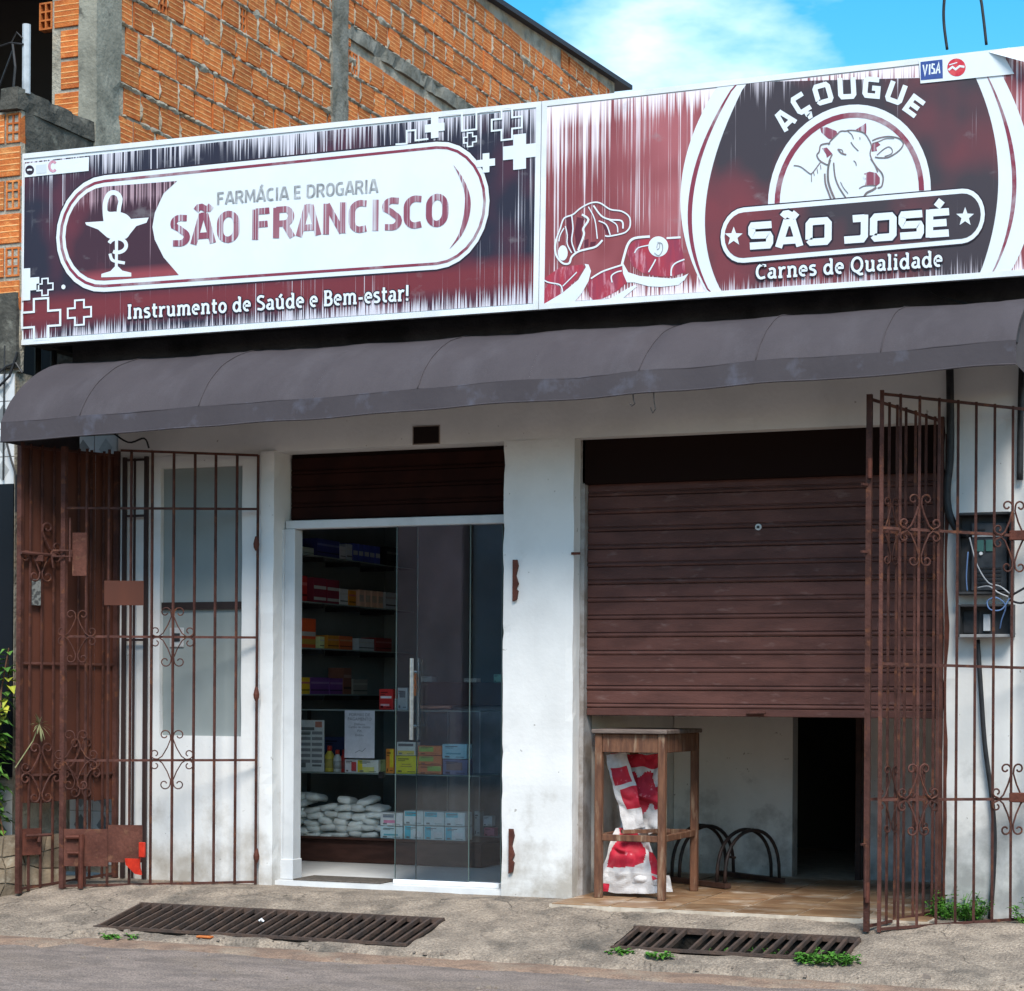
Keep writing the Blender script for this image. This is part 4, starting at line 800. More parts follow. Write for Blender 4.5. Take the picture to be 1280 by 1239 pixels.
Art().poly(arc(1196, 85, 11.5, 11.2, 0, 350, 22), 8).build('card_mark', mat('red_ink', (0.5, 0.03, 0.05), 0.4, (0.6, 0.1, 0.1), 20), sb_)
a = Art(); a.stroke([(1186, 88.5), (1191, 84.5), (1195, 87.5), (1200, 83.5), (1206, 84.5)], 2.6, 9); a.stroke([(1187, 82), (1197, 79)], 1.2, 9); a.build('card_mark', PRINTW, sb_)
fl = [SP(1236, 66, 8), SP(1262, 61, 8), SP(1300, 70, 8), SP(1286, 84, 8)]; fl[2].y -= 0.05; fl[3].y -= 0.075; fl[1].y -= .01
mb = MB(); mb.add(fl + [p + Vector((0, 0.003, 0.0)) for p in fl], [(0, 3, 2, 1), (4, 5, 6, 7), (0, 1, 5, 4), (1, 2, 6, 5), (2, 3, 7, 6), (3, 0, 4, 7)]); mb.build('peeling_vinyl', PRINTW, sb_)
# brackets carrying the signs off the wall
for x in (-2.6, -1.2, 0.1): MB().bar((x, SYN + 0.262, 3.5), (x, 0.018, 3.5), 0.04).build('bracket', RUST, sp_)
for x in (0.6, 1.8, 3.0): MB().bar((x, SYN + 0.262, 3.5), (x, 0.018, 3.5), 0.04).build('bracket', RUST, sb_)
# ------------------------------------------------------------------ unfinished brick house next door
XB = -3.10
yc = PX(117, 150, XB).y; yc2 = PX(148, 150, XB).y; yk0, yk1 = PX(414, 80, XB).y, PX(433, 80, XB).y
yf = PX(20, 110, XB).y
roof_a, roof_b = PX(610, 0, XB), PX(775, 107, XB); rs = (roof_b.z - roof_a.z) / (roof_b.y - roof_a.y)
def roofz(y): return roof_a.z + rs * (y - roof_a.y)
house = thing('brick_house', 'unfinished two storey house of orange hollow bricks behind the signs', 'house', (XB, yc, -0.2))
MORTAR = mat('grey_mortar', (0.36, 0.33, 0.27), 0.95, (0.20, 0.18, 0.145), 7, bump=0.6, bscale=50, col3=(0.36, 0.27, 0.18), s3=4, lo3=0.52, hi3=0.7)
BRK = mat('orange_brick', (0.50, 0.145, 0.036), 0.9, (0.38, 0.095, 0.025), 9, bump=0.35, bscale=90, vary=0.22, col3=(0.55, 0.22, 0.07), s3=14, lo3=0.52, hi3=0.7)
BRKL = mat('brick_groove', (0.62, 0.26, 0.085), 0.9, (0.70, 0.40, 0.18), 20, vary=0.15)
HOLE = mat('brick_hole', (0.10, 0.035, 0.015), 0.95)
yend = 10.6
COLM = mat('column_concrete', (0.27, 0.26, 0.215), 0.95, (0.17, 0.165, 0.135), 5, bump=0.4, bscale=35, col3=(0.10, 0.095, 0.08), s3=8, lo3=0.6, hi3=0.72)
mb = MB(); mb.add([(XB - 0.014, yc2, 3.9), (XB - 0.014, yend, 3.9), (XB - 0.014, yend, roofz(yend)), (XB - 0.014, yc2, roofz(yc2))], [(0, 1, 2, 3)])
mb.add([(XB - 0.13, yc2, 3.9), (XB - 0.13, yend, 3.9), (XB - 0.13, yend, roofz(yend)), (XB - 0.13, yc2, roofz(yc2))], [(0, 3, 2, 1)])
wallp = mb.build('side_wall', MORTAR, house)
def brick_mesh(w, grooves=4, h=0.179):
    """face towards +x, grooves running level"""
    prof = [(-0.05, -h / 2), (-0.003, -h / 2), (0, -h / 2 + 0.003)]
    for g in range(grooves):
        z = -h / 2 + h * (g + 1) / (grooves + 1); prof += [(0, z - 0.0042), (0.002, z - 0.0026), (0.002, z + 0.0026), (0, z + 0.0042)]
    prof += [(0, h / 2 - 0.003), (-0.003, h / 2), (-0.05, h / 2)]
    n = len(prof); m = MB(); v = [(x, -w / 2, z) for x, z in prof] + [(x, w / 2, z) for x, z in prof]; o = 0
    m.v = v
    for i in range(n - 1):
        m.f.append((i, i + n, i + n + 1, i + 1)); gi = i - 3; m.mi.append(1 if gi >= 0 and gi < grooves * 4 and gi % 4 in (0, 1, 2) else 0)
    m.f.append(tuple(range(n))); m.f.append(tuple(reversed(range(n, 2 * n)))); m.mi += [0, 0]
    return m.build('brick', [BRK, BRKL], None, mesh_only=True)
def hollow_mesh(w, h=0.179, nc=2, nr=3):
    m = MB(); t = 0.011
    for i in range(nc + 1): y = -w / 2 + (w - t) * i / nc; m.box(-0.06, 0, y, y + t, -h / 2, h / 2)
    for j in range(nr + 1):
        z = -h / 2 + (h - t) * j / nr
        for i in range(nc): y = -w / 2 + (w - t) * i / nc; m.box(-0.06, -0.0006, y + t, y + (w - t) / nc, z, z + t)
    m.m = 1; m.box(-0.065, -0.055, -w / 2, w / 2, -h / 2, h / 2)
    return m.build('brick', [BRK, HOLE], None, mesh_only=True)
BM = {w: brick_mesh(w) for w in (0.14, 0.19, 0.215, 0.24)}; HM = hollow_mesh(0.10)
signtop = lambda u: 193 - (u - 25) * 0.10996
cand = []; rb = random.Random(3); beam_z0, beam_z1 = 6.46, 6.58
k = 0; z = 4.05
while z < 8.2:
    y = yc2 - 0.06 + rb.uniform(0, 0.06) + (0.1 if k % 2 else 0)
    while y < yend - 0.2:
        hol = rb.random() < 0.07; w = 0.10 if hol else rb.choice((0.19, 0.215, 0.215, 0.24, 0.14))
        cy = y + w / 2; u, v = PJ((XB, cy, z)); inb = yk1 < cy and beam_z0 - 0.09 < z < beam_z1 + 0.09
        if not (yk0 + w / 2 < cy < yk1 - w / 2) and not (inb and beam_z0 - .03 < z < beam_z1 + .03) and z + 0.11 < roofz(cy) and v < signtop(u) + 26 and v > -45: cand.append((u, v, cy, z, w, hol))
        y += w + rb.uniform(0.016, 0.03)
    z += 0.203; k += 1
cand.sort(key=lambda c: -(c[3] * 0 + c[4] / ((c[2] + 11.0) ** 2)))
cand.sort(key=lambda c: c[2])
far = MB()
for i, (u, v, cy, z, w, hol) in enumerate(cand):
    dx = rb.uniform(-0.007, 0.006)
    if i < 295: put('brick', HM if hol else BM[w], wallp, (XB + dx, cy, z + rb.uniform(-.006, .006)), (0, 0, rb.uniform(-.02, .02)))
    else: far.cbox(XB - 0.05, XB + dx, cy - w / 2, cy + w / 2, z - 0.092, z + 0.092, 0.003)
if far.v:
    o = far.build('distant_bricks', BRK, wallp); o['kind'] = 'stuff'
# mortar squeezed out along the joints, and smeared patches
mm = MB()
for q in range(1500):
    i = rb.randrange(len(cand)); u, v, cy, z, w, hol = cand[i]; side = rb.random() < 0.68
    if side: y0, z0_, a_, b_ = cy + rb.uniform(-.1, .1), z - 0.101, rb.uniform(.03, .12), rb.uniform(.012, .026)
    else: y0, z0_, a_, b_ = cy + w / 2 + 0.009, z + rb.uniform(-.06, .06), rb.uniform(.010, .017), rb.uniform(.04, .09)
    if rb.random() < 0.02: a_, b_ = rb.uniform(.05, .12), rb.uniform(.03, .07)
    n = 9; vs = [(XB + 0.004 + rb.uniform(.004, .012), y0, z0_)]
    for e in range(n): a = 2 * math.pi * e / n; r = rb.uniform(.65, 1.1); vs.append((XB - 0.006, y0 + a_ * r * math.cos(a), z0_ + b_ * r * math.sin(a)))
    mm.add(vs, [(0, e + 1, (e + 1) % n + 1) for e in range(n)])
o = mm.build('squeezed_mortar', MORTAR, wallp); o['kind'] = 'stuff'
rough_box(MB(), XB - 0.12, XB + 0.02, yc, yc2, 3.0, 9.2, 0.08, 0.008, seed=5, chip=0.02).build('concrete_column', COLM, house)
rough_box(MB(), XB - 0.2, XB + 0.018, yk0, yk1, 3.9, roofz(yk0) - .01, 0.08, 0.008, seed=6, chip=0.02).build('concrete_column', CONCRETE, house)
rough_box(MB(), XB - 0.2, XB + 0.016, yk1 + .001, yend, beam_z0, beam_z1, 0.09, 0.012, seed=8, chip=0.03).build('concrete_beam', CONCRETE, house)
ROOFM = mat('dark_roof_edge', (0.025, 0.024, 0.032), 0.6)
mb = MB(); y0, y1 = yc - 1.2, yend + 0.4
mb.add([(XB + .06, y0, roofz(y0)), (XB + .06, y1, roofz(y1)), (XB + .06, y1, roofz(y1) + .05), (XB + .06, y0, roofz(y0) + .05), (XB - 5, y0, roofz(y0)), (XB - 5, y1, roofz(y1)), (XB - 5, y1, roofz(y1) + .05), (XB - 5, y0, roofz(y0) + .05)],
       [(0, 1, 2, 3), (0, 4, 5, 1), (3, 2, 6, 7), (0, 3, 7, 4), (1, 5, 6, 2), (4, 7, 6, 5)]); mb.build('roof', ROOFM, house)
# front: brick jamb beside the open upper floor, dark room behind, balcony parapet
jx1 = XB - 0.122; 
mb = MB(); mb.box(jx1 - 0.22, jx1, yc + 0.03, yc + 0.12, 3.0, 9.0); jam = mb.build('front_wall', MORTAR, house)
for k in range(24):
    z = 4.35 + k * 0.203; w = rb.choice((0.14, 0.19, 0.14)); x1 = jx1 - rb.uniform(0, .012)
    o = put('brick', BM[w], jam, (x1 - w / 2, yc + 0.02, z), (0, 0, -math.pi / 2))
    if rb.random() < .6: put('brick', HM, jam, (x1 - w - 0.07, yc + 0.022, z), (0, 0, -math.pi / 2))
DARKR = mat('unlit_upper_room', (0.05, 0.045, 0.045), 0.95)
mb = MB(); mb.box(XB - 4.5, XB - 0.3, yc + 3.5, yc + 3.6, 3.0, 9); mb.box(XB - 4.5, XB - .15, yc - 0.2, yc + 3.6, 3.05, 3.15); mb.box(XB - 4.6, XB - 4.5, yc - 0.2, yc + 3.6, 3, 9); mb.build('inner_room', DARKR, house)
MOSS = mat('mossy_render', (0.085, 0.08, 0.068), 0.95, (0.045, 0.044, 0.038), 6, bump=0.6, bscale=35, col3=(0.16, 0.155, 0.13), s3=9, lo3=0.55, hi3=0.7)
ztop = PX(20, 108, XB).z
rough_box(MB(), XB - 0.10, XB, yf + 0.10, yc - .001, 3.3, ztop - 0.13, 0.07, 0.008, seed=9).build('parapet_side', MOSS, house)
rough_box(MB(), XB - 0.13, XB + 0.012, yf, yc - .002, ztop - 0.129, ztop, 0.06, 0.01, seed=3, chip=.02).build('parapet_cap', MOSS, house)
pf = rough_box(MB(), XB - 1.6, XB - 0.002, yf + 0.055, yf + 0.099, 3.1, ztop - 0.13, 0.08, 0.008, seed=2).build('parapet_front', MORTAR, house)
for k in range(8):
    z = ztop - 0.235 - k * 0.205; x = XB - 0.003 - (0.0 if k % 2 else 0.0)
    if z < 3.55: break
    for j in range(9):
        hol = (j + k) % 2 == 0; w = 0.10 if hol else 0.19; x -= w / 2
        put('brick', HM if hol else BM[0.19], pf, (x, yf + 0.045, z), (0, 0, -math.pi / 2)); x -= w / 2 + 0.016
rough_box(MB(), XB - 1.6, XB - 0.004, yf + 0.02, yf + 0.054, 3.12, 3.58, 0.06, 0.012, seed=21).build('render_patch', MOSS, house)
p = PY(33, 70, yf + 0.1)
MB().tube([(p.x, p.y, ztop - 0.02), (p.x, p.y, PY(33, 31, p.y).z)], 0.026, 10).build('steel_post', mat('galvanised', (0.42, 0.45, 0.48), 0.5, (0.3, 0.32, 0.34), 12), house)
mb = MB(); zt = PY(20, 55, p.y).z
mb.tube(smooth([(p.x - .30, p.y, zt), (p.x - .16, p.y, zt - .02), (p.x - .05, p.y - .03, zt + .03), (p.x + .03, p.y - .03, zt)], 5) if False else [(p.x - .45, p.y, zt + .02), (p.x - .25, p.y, zt - .01), (p.x - .10, p.y - .03, zt + .0), (p.x, p.y - .03, zt - .02)], .006, 5)
mb.tube([(p.x - .09, p.y - .03, zt), (p.x - .05, p.y - .03, zt + .06), (p.x - .01, p.y - .03, zt + .02)], .005, 5); mb.tube([(p.x - .08, p.y - .03, zt - .01), (p.x - .06, p.y - .03, zt - .15), (p.x - .075, p.y - .03, zt - .3), (p.x - .05, p.y - .03, zt - .42)], .008, 5); mb.tube([(p.x - .08, p.y - .03, zt - .05), (p.x - .2, p.y, zt - .25), (p.x - .3, p.y, zt - .5)], .006, 5)
single(mb, 'power_cable', BLACK, 'twisted black cables tied to the steel post on the brick balcony', 'cable', (p.x, p.y, zt))
# ground floor front of that house: white and grey lozenge tiles, dark window
TY = 0.25
TW = mat('white_glazed_tile', (0.62, 0.63, 0.64), 0.25, (0.54, 0.55, 0.55), 6); TG = mat('grey_glazed_lozenge', (0.20, 0.21, 0.22), 0.3, (0.3, 0.31, 0.31), 4, vary=0.45)
tw = MB().box(-3.12, -2.60, TY + 0.008, TY + 0.12, 0.0, 3.12).build('tiled_wall', MORTAR, house)
ts = 0.17; m = MB(); h = ts / 2 - 0.002
m.cbox(-h, h, -0.008, 0, -h, h, 0.002); m.m = 1; m.add([(-h * .62, -0.0088, -h * .05), (0, -0.0088, -h * .78), (h * .62, -0.0088, h * .05), (0, -0.0088, h * .78)], [(0, 1, 2, 3)])
tmesh = m.build('tile', [TW, TG], None, mesh_only=True)
TF = yf + 0.04
tf = MB().box(-5.2, -3.125, TF + 0.008, TF + 0.14, 0.0, 3.10).build('tiled_wall', MORTAR, house); MB().box(-3.265, -3.125, TF + 0.141, TY + 0.12, 0.0, 3.10).build('return_wall', MORTAR, house)
wx = PY(17, 690, TF).x; wz0, wz1 = 0.62, PY(10, 605, TF).z
for i in range(12):
    for j in range(18):
        x, z = -3.126 - ts / 2 - i * ts, 0.03 + ts / 2 + j * ts
        if x - ts / 2 < wx and wx - .9 < x + ts / 2 and wz0 - .05 < z < wz1 + .05: continue
        put('tile', tmesh, tf, (x, TF + 0.007, z))
for i in range(3):
    for j in range(18):
        x, z = -2.60 - ts / 2 - i * ts, 0.05 + ts / 2 + j * ts
        put('tile', tmesh, tw, (x, TY + 0.007, z))
winh = MB().box(wx - 0.9, wx - 0.002, TF - 0.004, TF + 0.006, wz0, wz1).build('window', mat('black_window', (0.008, 0.010, 0.014), 0.25), house)
p = PY(0, 445, TY - .03); mb = MB()
mb.tube([PY(22, 440, TF - .03), PY(12, 470, TF - .03), PY(0, 482, TF - .03), PY(-12, 478, TF - .03)], .008, 6); mb.tube([PY(28, 466, TF - .03), PY(20, 454, TF - .03), PY(8, 458, TF - .03), PY(-4, 468, TF - .03)], .007, 6)
mb.tube([PY(6, 432, TF - .02), PY(5, 500, TF - .02), PY(4, 600, TF - .02)], .006, 5); mb.tube([PY(8, 552, TF - .04), PY(14, 575, TF - .04), PY(20, 594, TF - .04), PY(20, 640, TF - .04)], .007, 5)
single(mb, 'power_cable', BLACK, 'loose black cables looping down the lozenge tiled wall', 'cable', PY(6, 470, .2))
for u in (47, 67): MB().tube([PY(u, 425, 0.12), PY(u, 470, 0.12)], 0.022, 8).build('downpipe', BLACK, house)
# ------------------------------------------------------------------ stone planter wall and shrub at the left edge
s0 = GR(-2, 1121); s1 = GR(74, 1102); d = (s1 - s0); d.z = 0; d.normalize(); s0x = s0 - d * 0.9; L = (s1 - s0x).length; nrm = Vector((d.y, -d.x, 0))
HB = 0.30
pl = thing('planter_wall', 'low wall clad in crazy paving stones under the shrub', 'wall', (s0x.x, s0x.y, -0.1))
mb = MB(); q = [s0x + Vector((0, 0, -.12)), s1 + Vector((0, 0, -.12))]; th = -nrm * 0.16
v = []
for base_ in (0, 1):
    for e in q: v.append(Vector((e.x, e.y, -0.12 if base_ == 0 else HB - 0.02)))
v += [e + th for e in v]
mb.add(v, [(0, 1, 3, 2), (4, 6, 7, 5), (2, 3, 7, 6), (0, 4, 5, 1), (0, 2, 6, 4), (1, 5, 7, 3)]); core = mb.build('core', mat('planter_mortar', (0.23, 0.19, 0.14), 0.95, (0.15, 0.12, 0.09), 9), pl)
STN = mat('crazy_paving_stone', (0.25, 0.19, 0.13), 0.85, (0.17, 0.13, 0.09), 7, bump=0.3, vary=0.35, col3=(0.34, 0.29, 0.22), s3=9, lo3=0.55, hi3=0.7)
nx_, ny_ = int(L / 0.12), 4; jit = {}
def gp(i, j):
    if (i, j) not in jit: jit[(i, j)] = ((i + (0 if i in (0, nx_) else rb.uniform(-.3, .3))) * L / nx_, -0.11 + (j + (0 if j in (0, ny_) else rb.uniform(-.3, .3))) * (HB + 0.10) / ny_)
    return jit[(i, j)]
for i in range(nx_):
    for j in range(ny_):
        P4 = [gp(i, j), gp(i + 1, j), gp(i + 1, j + 1), gp(i, j + 1)]; c = (sum(p[0] for p in P4) / 4, sum(p[1] for p in P4) / 4)
        P4 = [(c[0] + (p[0] - c[0]) * .92, c[1] + (p[1] - c[1]) * .92) for p in P4]; o_ = rb.uniform(.008, .016)
        f = [s0x + d * a_ + nrm * o_ + Vector((0, 0, b_ - s0x.z)) for a_, b_ in P4]; bk = [x - nrm * (o_ + .002) for x in f]
        MB().add(f + bk, [(0, 1, 2, 3), (0, 4, 5, 1), (1, 5, 6, 2), (2, 6, 7, 3), (3, 7, 4, 0)]).build('stone', STN, pl)
LEAF = mat('shrub_leaf', (0.075, 0.18, 0.03), 0.5, (0.045, 0.115, 0.022), 11, vary=0.0, col3=(0.14, 0.28, 0.05), s3=9, lo3=0.5, hi3=0.65); LEAFY = mat('yellow_leaf', (0.42, 0.42, 0.05), 0.5, (0.28, 0.33, 0.05), 14)
WEED = mat('weed_leaf', (0.09, 0.24, 0.03), 0.6, (0.05, 0.15, 0.02), 22)
def leaf(mb, p, dirv, ln, wd, droop=0.3):
    dirv = Vector(dirv).normalized(); s_ = dirv.cross(Vector((0, 0, 1))); s_ = s_.normalized() if s_.length > .05 else Vector((1, 0, 0)); p = Vector(p); dn = Vector((0, 0, -1))
    a, b, c = p, p + dirv * ln * .5 + dn * ln * droop * .2, p + dirv * ln + dn * ln * droop; nn = s_.cross(dirv) * wd * .18
    mb.add([a, b + s_ * wd / 2 + nn, c, b - s_ * wd / 2 + nn, b], [(0, 4, 1), (4, 2, 1), (0, 3, 4), (4, 3, 2)])
sh = thing('shrub', 'leafy green shrub with some yellow leaves beside the left gate', 'shrub', (-3.2, -0.2, 0.2))
rl = random.Random(11); lf, ly, st = MB(), MB(), MB()
for q in range(30):
    bx, by = -3.18 + rl.uniform(-.34, .16), yf - 0.24 + rl.uniform(-.16, .16); tx, ty, tz = min(-3.02, bx + rl.uniform(-.15, .2)), by + rl.uniform(-.15, .08), rl.uniform(.7, 1.55)
    pts = [Vector((bx, by, 0.15)).lerp(Vector((tx, ty, tz)), i / 5) + Vector((rl.uniform(-.03, .03), rl.uniform(-.03, .03), 0)) for i in range(6)]
    st.tube(pts, .008, 5, radii=[.011 - .0015 * i for i in range(6)])
    for e in range(46):
        t = rl.random() ** .8 * 5; i = min(4, int(t)); c = pts[i].lerp(pts[i + 1], t - i); a = rl.uniform(0, 6.28)
        yl = (1.25 > c.z > 0.98 and rl.random() < .45) or rl.random() < .06
        leaf(ly if yl else lf, c, (math.cos(a), math.sin(a) - .3, rl.uniform(-.3, .5)), rl.uniform(.06, .13), rl.uniform(.035, .065), rl.uniform(.1, .6))
# clip: leaves stay left of the gate panel
lf.build('foliage', LEAF, sh); ly.build('foliage', LEAFY, sh); st.build('stem', WOOD, sh)
def weed(p, r, h, n, lab, seed):
    rw = random.Random(seed); m = MB(); p = Vector(p)
    for _ in range(n):
        a, rr = rw.uniform(0, 6.28), r * math.sqrt(rw.random()); b = p + Vector((rr * math.cos(a), rr * math.sin(a) * .6, 0)); b.z = p.z
        t = Vector((rw.uniform(-.3, .3) + math.cos(a) * .4, rw.uniform(-.3, .3) + math.sin(a) * .3, 1)).normalized(); H = h * rw.uniform(.3, 1.0) * (1.1 - .5 * rr / r)
        m.tube([b, b + t * H], .0015, 3, cap=False)
        for e in range(7):
            c = b + t * H * rw.uniform(.2, 1); q = rw.uniform(0, 6.28); leaf(m, c, (math.cos(q), math.sin(q), rw.uniform(-.1, .7)), rw.uniform(.022, .045), rw.uniform(.012, .024), .2)
    return single(m, 'weed', WEED, lab, 'weed', p, 'weeds growing from the pavement')
weed(Vector((2.56, -0.10, 0.0)), .14, .18, 90, 'bushy green weed behind the right gate at the wall foot', 1)
weed(Vector((2.95, -0.12, 0.0)), .10, .14, 30, 'green weed at the right edge of the picture by the wall', 2)
for (u, v), r, h, n, lab, s in (((1033, 1203), .15, .07, 70, 'low green weed at the right front corner of the short drain grate', 3), ((775, 1192), .07, .035, 16, 'small weed at the left front corner of the short drain grate', 4), ((820, 1196), .07, .035, 14, 'small weed on the front edge of the short drain grate, second from its left corner', 5),
                              ((150, 1172), .10, .025, 16, 'thin weed along the left corner of the long drain grate', 6)):
    p = GR(u, v); p.z = gz(p.y) - 0.004; weed(p, r, h, n, lab, s)
for (x, y), lab, s in (((1.45, -.85), 'weed sprouting inside the short drain grate near its left half', 7), ((1.75, -.80), 'weed sprouting inside the short drain grate near its middle', 8), ((2.05, -.88), 'weed sprouting inside the short drain grate at its right end', 9)): weed(Vector((x, y, gz(y) - .12)), .10, .15, 26, lab, s)
# rubble and litter on the pavement
RUB = mat('rubble', (0.25, 0.20, 0.16), 0.95, (0.15, 0.12, 0.1), 20, bump=0.5); rr_ = random.Random(5); m = MB()
for _ in range(420):
    x = rr_.uniform(-3.4, 3.4); y = -1.34 + rr_.gauss(0, .13) if rr_.random() < .7 else rr_.uniform(-2.4, -.45)
    if in_pit(x, y): continue
    z = apron_h(x, y) if y > -1.45 else -0.2; s = rr_.uniform(.003, .012) * (2.2 if rr_.random() < .06 else 1)
    z = max(z, -0.203 if y < -1.26 else z)
    vs = [(x + s * rr_.uniform(.6, 1.3) * a, y + s * rr_.uniform(.6, 1.3) * b, z + s * (.7 if c > 0 else -.3)) for a, b, c in ((-1, -1, 0), (1, -1, 0), (1, 1, 0), (-1, 1, 0), (-.5, -.5, 1), (.5, -.5, 1), (.5, .5, 1), (-.5, .5, 1))]
    m.add(vs, [(4, 5, 6, 7), (0, 1, 5, 4), (1, 2, 6, 5), (2, 3, 7, 6), (3, 0, 4, 7)])
o = m.build('rubble', RUB); o['kind'] = 'stuff'; tag(o, 'loose grit and broken concrete crumbs along the pavement edge', 'rubble')
p = GR(326, 1156); single(MB().tube([p + Vector((-.012, 0, .02)), p + Vector((.0, .01, .03)), p + Vector((.012, 0, .018)), p + Vector((.02, -.01, .024))], .006, 6), 'litter_scrap', plain('litter_white', (.75, .75, .75)), 'white scrap of litter lying on the long drain grate', 'litter', p)
p = GR(256, 1174); p.z += .006; single(MB().cbox(p.x - .045, p.x + .045, p.y - .02, p.y + .02, p.z, p.z + .012), 'brick_shard', BRK, 'flat orange brick shard before the long drain grate', 'brick shard', p)
# ------------------------------------------------------------------ iron gates
class Plane:
    """vertical plane through ground points P and Q"""
    def __init__(s, P, Q): s.P = Vector((P[0], P[1], 0)); s.Q = Vector((Q[0], Q[1], 0)); s.d = (s.Q - s.P); s.L = s.d.length; s.d.normalize(); s.n = Vector((s.d.y, -s.d.x, 0))
    def at(s, a, z, off=0.0): p = s.P + s.d * a + s.n * off; return Vector((p.x, p.y, z))
    def hit(s, u, v):
        r = ray(u, v); n = s.n; t = (s.P - CAM).dot(n) / r.dot(n); p = CAM + r * t; return (p - s.P).dot(s.d), p.z
def spiral(cx, cz, r, a0, turns, n=14, sgn=1): return [(cx + r * (1 - .62 * i / n) * math.cos(a0 + sgn * turns * 2 * math.pi * i / n), cz + r * (1 - .62 * i / n) * math.sin(a0 + sgn * turns * 2 * math.pi * i / n)) for i in range(n + 1)]
def scroll(pl, parent, a, z, w, h, r, m, flat=False, only=None):
    """eight-curl scroll ornament about a crossing of bar and rail; one piece of bent rod for each quadrant"""
    for sx in (-1, 1):
        for sz in (-1, 1):
            if only and (sx, sz) not in only: continue
            c1 = spiral(sx * w * .34, sz * h * .86, w * .26, math.pi if sx > 0 else 0, .95, sgn=-sx * sz)   # outer curl by the bar
            c2 = spiral(sx * w * .80, sz * h * .20, w * .24, (math.pi * 1.5 if sz > 0 else math.pi * .5), .95, sgn=sx * sz)
            path = c1[::-1] + [(sx * w * .06, sz * h * .72), (sx * w * .22, sz * h * .42), (sx * w * .46, sz * h * .12), (sx * w * .66, sz * h * .02)] + c2
            MB().tube([pl.at(a + x, z + y, 0.012) for x, y in path], r, 5).build('scroll', m, parent)
def gate(name, label, P, Q, ts, ztop, rails, m, zb, post=0.030, bar=0.0125, posts=(True, True), group='iron gate leaves', rail_t=None, scrolls=(), sr=.0038, rh=.014):
    pl = Plane(P, Q); g = thing(name, label, 'gate', (P[0], P[1], zb(0)), group)
    for i, t in enumerate(ts):
        a = t * pl.L; isp = (i == 0 and posts[0]) or (i == len(ts) - 1 and posts[1]); w = post if isp else bar
        mb = MB(); z0 = zb(t); mb.bar(pl.at(a, z0 + .006), pl.at(a + rb.uniform(-.002, .002), ztop(t) - (.002 if not isp else -.006)), w, w); mb.build('post' if isp else 'bar', m, g)
    for k, rz in enumerate(rails):
        f = rz if callable(rz) else (lambda t, rz=rz: rz); t0, t1 = (rail_t[k] if rail_t else (ts[0], ts[-1]))
        MB().bar(pl.at(t0 * pl.L, f(t0), -.003), pl.at(t1 * pl.L, f(t1), -.003), .011, rh).build('rail', m, g)
    for (t, z, w, h) in scrolls: scroll(pl, g, t * pl.L, z, w, h, sr, m)
    return g, pl
def plate(pl, g, u0, v0, u1, v1, m, off, name='plate'):
    a0, z1 = pl.hit(u0, v0); a1, z0 = pl.hit(u1, v1); c = [pl.at(a0, z0, off), pl.at(a1, z0, off), pl.at(a1, z1, off), pl.at(a0, z1, off)]; b = [x - pl.n * .003 for x in c]
    return MB().add(c + b, [(0, 1, 2, 3), (7, 6, 5, 4), (0, 4, 5, 1), (1, 5, 6, 2), (2, 6, 7, 3), (3, 7, 4, 0)]).build(name, m, g)
lerpz = lambda a, b: (lambda t: a + (b - a) * t)
# --- left: sheeted leaf (A) running back to the wall
pA = GR(23, 1118); qA = Vector((-2.595, -0.03, 0)); PA = Plane(pA, qA)
tsA = [max(0, PA.hit(u, 830)[0] / PA.L) for u in (24, 37, 52, 67, 97.5, 113, 129, 145)]; tsA[0] = 0
zA1, zA2 = PA.hit(40, 829)[1], PA.hit(35, 969)[1]
gA, PA = gate('iron_gate', 'rusty left gate leaf backed with brown sheet metal, folded towards the wall', pA, qA, tsA, lambda t: 2.62, [2.60, zA1, zA2, lambda t: gz(pA.y + (qA.y - pA.y) * t) + .03], IRON, lambda t: gz(pA.y + (qA.y - pA.y) * t), posts=(True, True))
a0, a1 = .02, PA.L * 1.0; zs = PA.hit(60, 1003)[1]; cuts = [(a0, .30, zs), (.302, .52, zs + .01), (.522, a1, zs - .0)]
for (x0, x1, z0) in cuts:
    n = 6; mb = MB(); 
    for i in range(n):
        xa, xb = x0 + (x1 - x0) * i / n, x0 + (x1 - x0) * (i + 1) / n
        ja, jb = .018 * noise.noise(Vector((xa * 9, 3, 1))), .018 * noise.noise(Vector((xb * 9, 3, 1)))
        c = [PA.at(xa, z0 + ja, -.02), PA.at(xb, z0 + jb, -.02), PA.at(xb, 2.60, -.02), PA.at(xa, 2.60, -.02)]; b = [q - PA.n * .002 for q in c]
        mb.add(c + b, [(0, 1, 2, 3), (7, 6, 5, 4), (0, 4, 5, 1)])
    mb.build('sheet_panel', SHEETD, gA)
aS, zS = PA.hit(50, 690); aS2, zS2 = PA.hit(50, 966); aS3, zS3 = PA.hit(100, 960)
for a_, z_ in ((aS, zS), (aS2, zS2), (aS3, zS3)): scroll(PA, gA, a_, z_, .13, .17, .006, IRON, only=((1, 1), (-1, -1), (1, -1)) if z_ > 1.5 else None)
plate(PA, gA, 27, 1036, 50, 1068, RUST, .012, 'lock_plate'); a_, z_ = PA.hit(40, 1044)
mb = MB(); mb.tube([PA.at(a_ - .06, z_, .035), PA.at(a_ + .11, z_, .035)], .009, 8); mb.tube([PA.at(a_ + .03, z_ - .04, .03), PA.at(a_ + .03, z_ + .012, .03)], .012, 8); mb.build('bolt', IRON, gA)
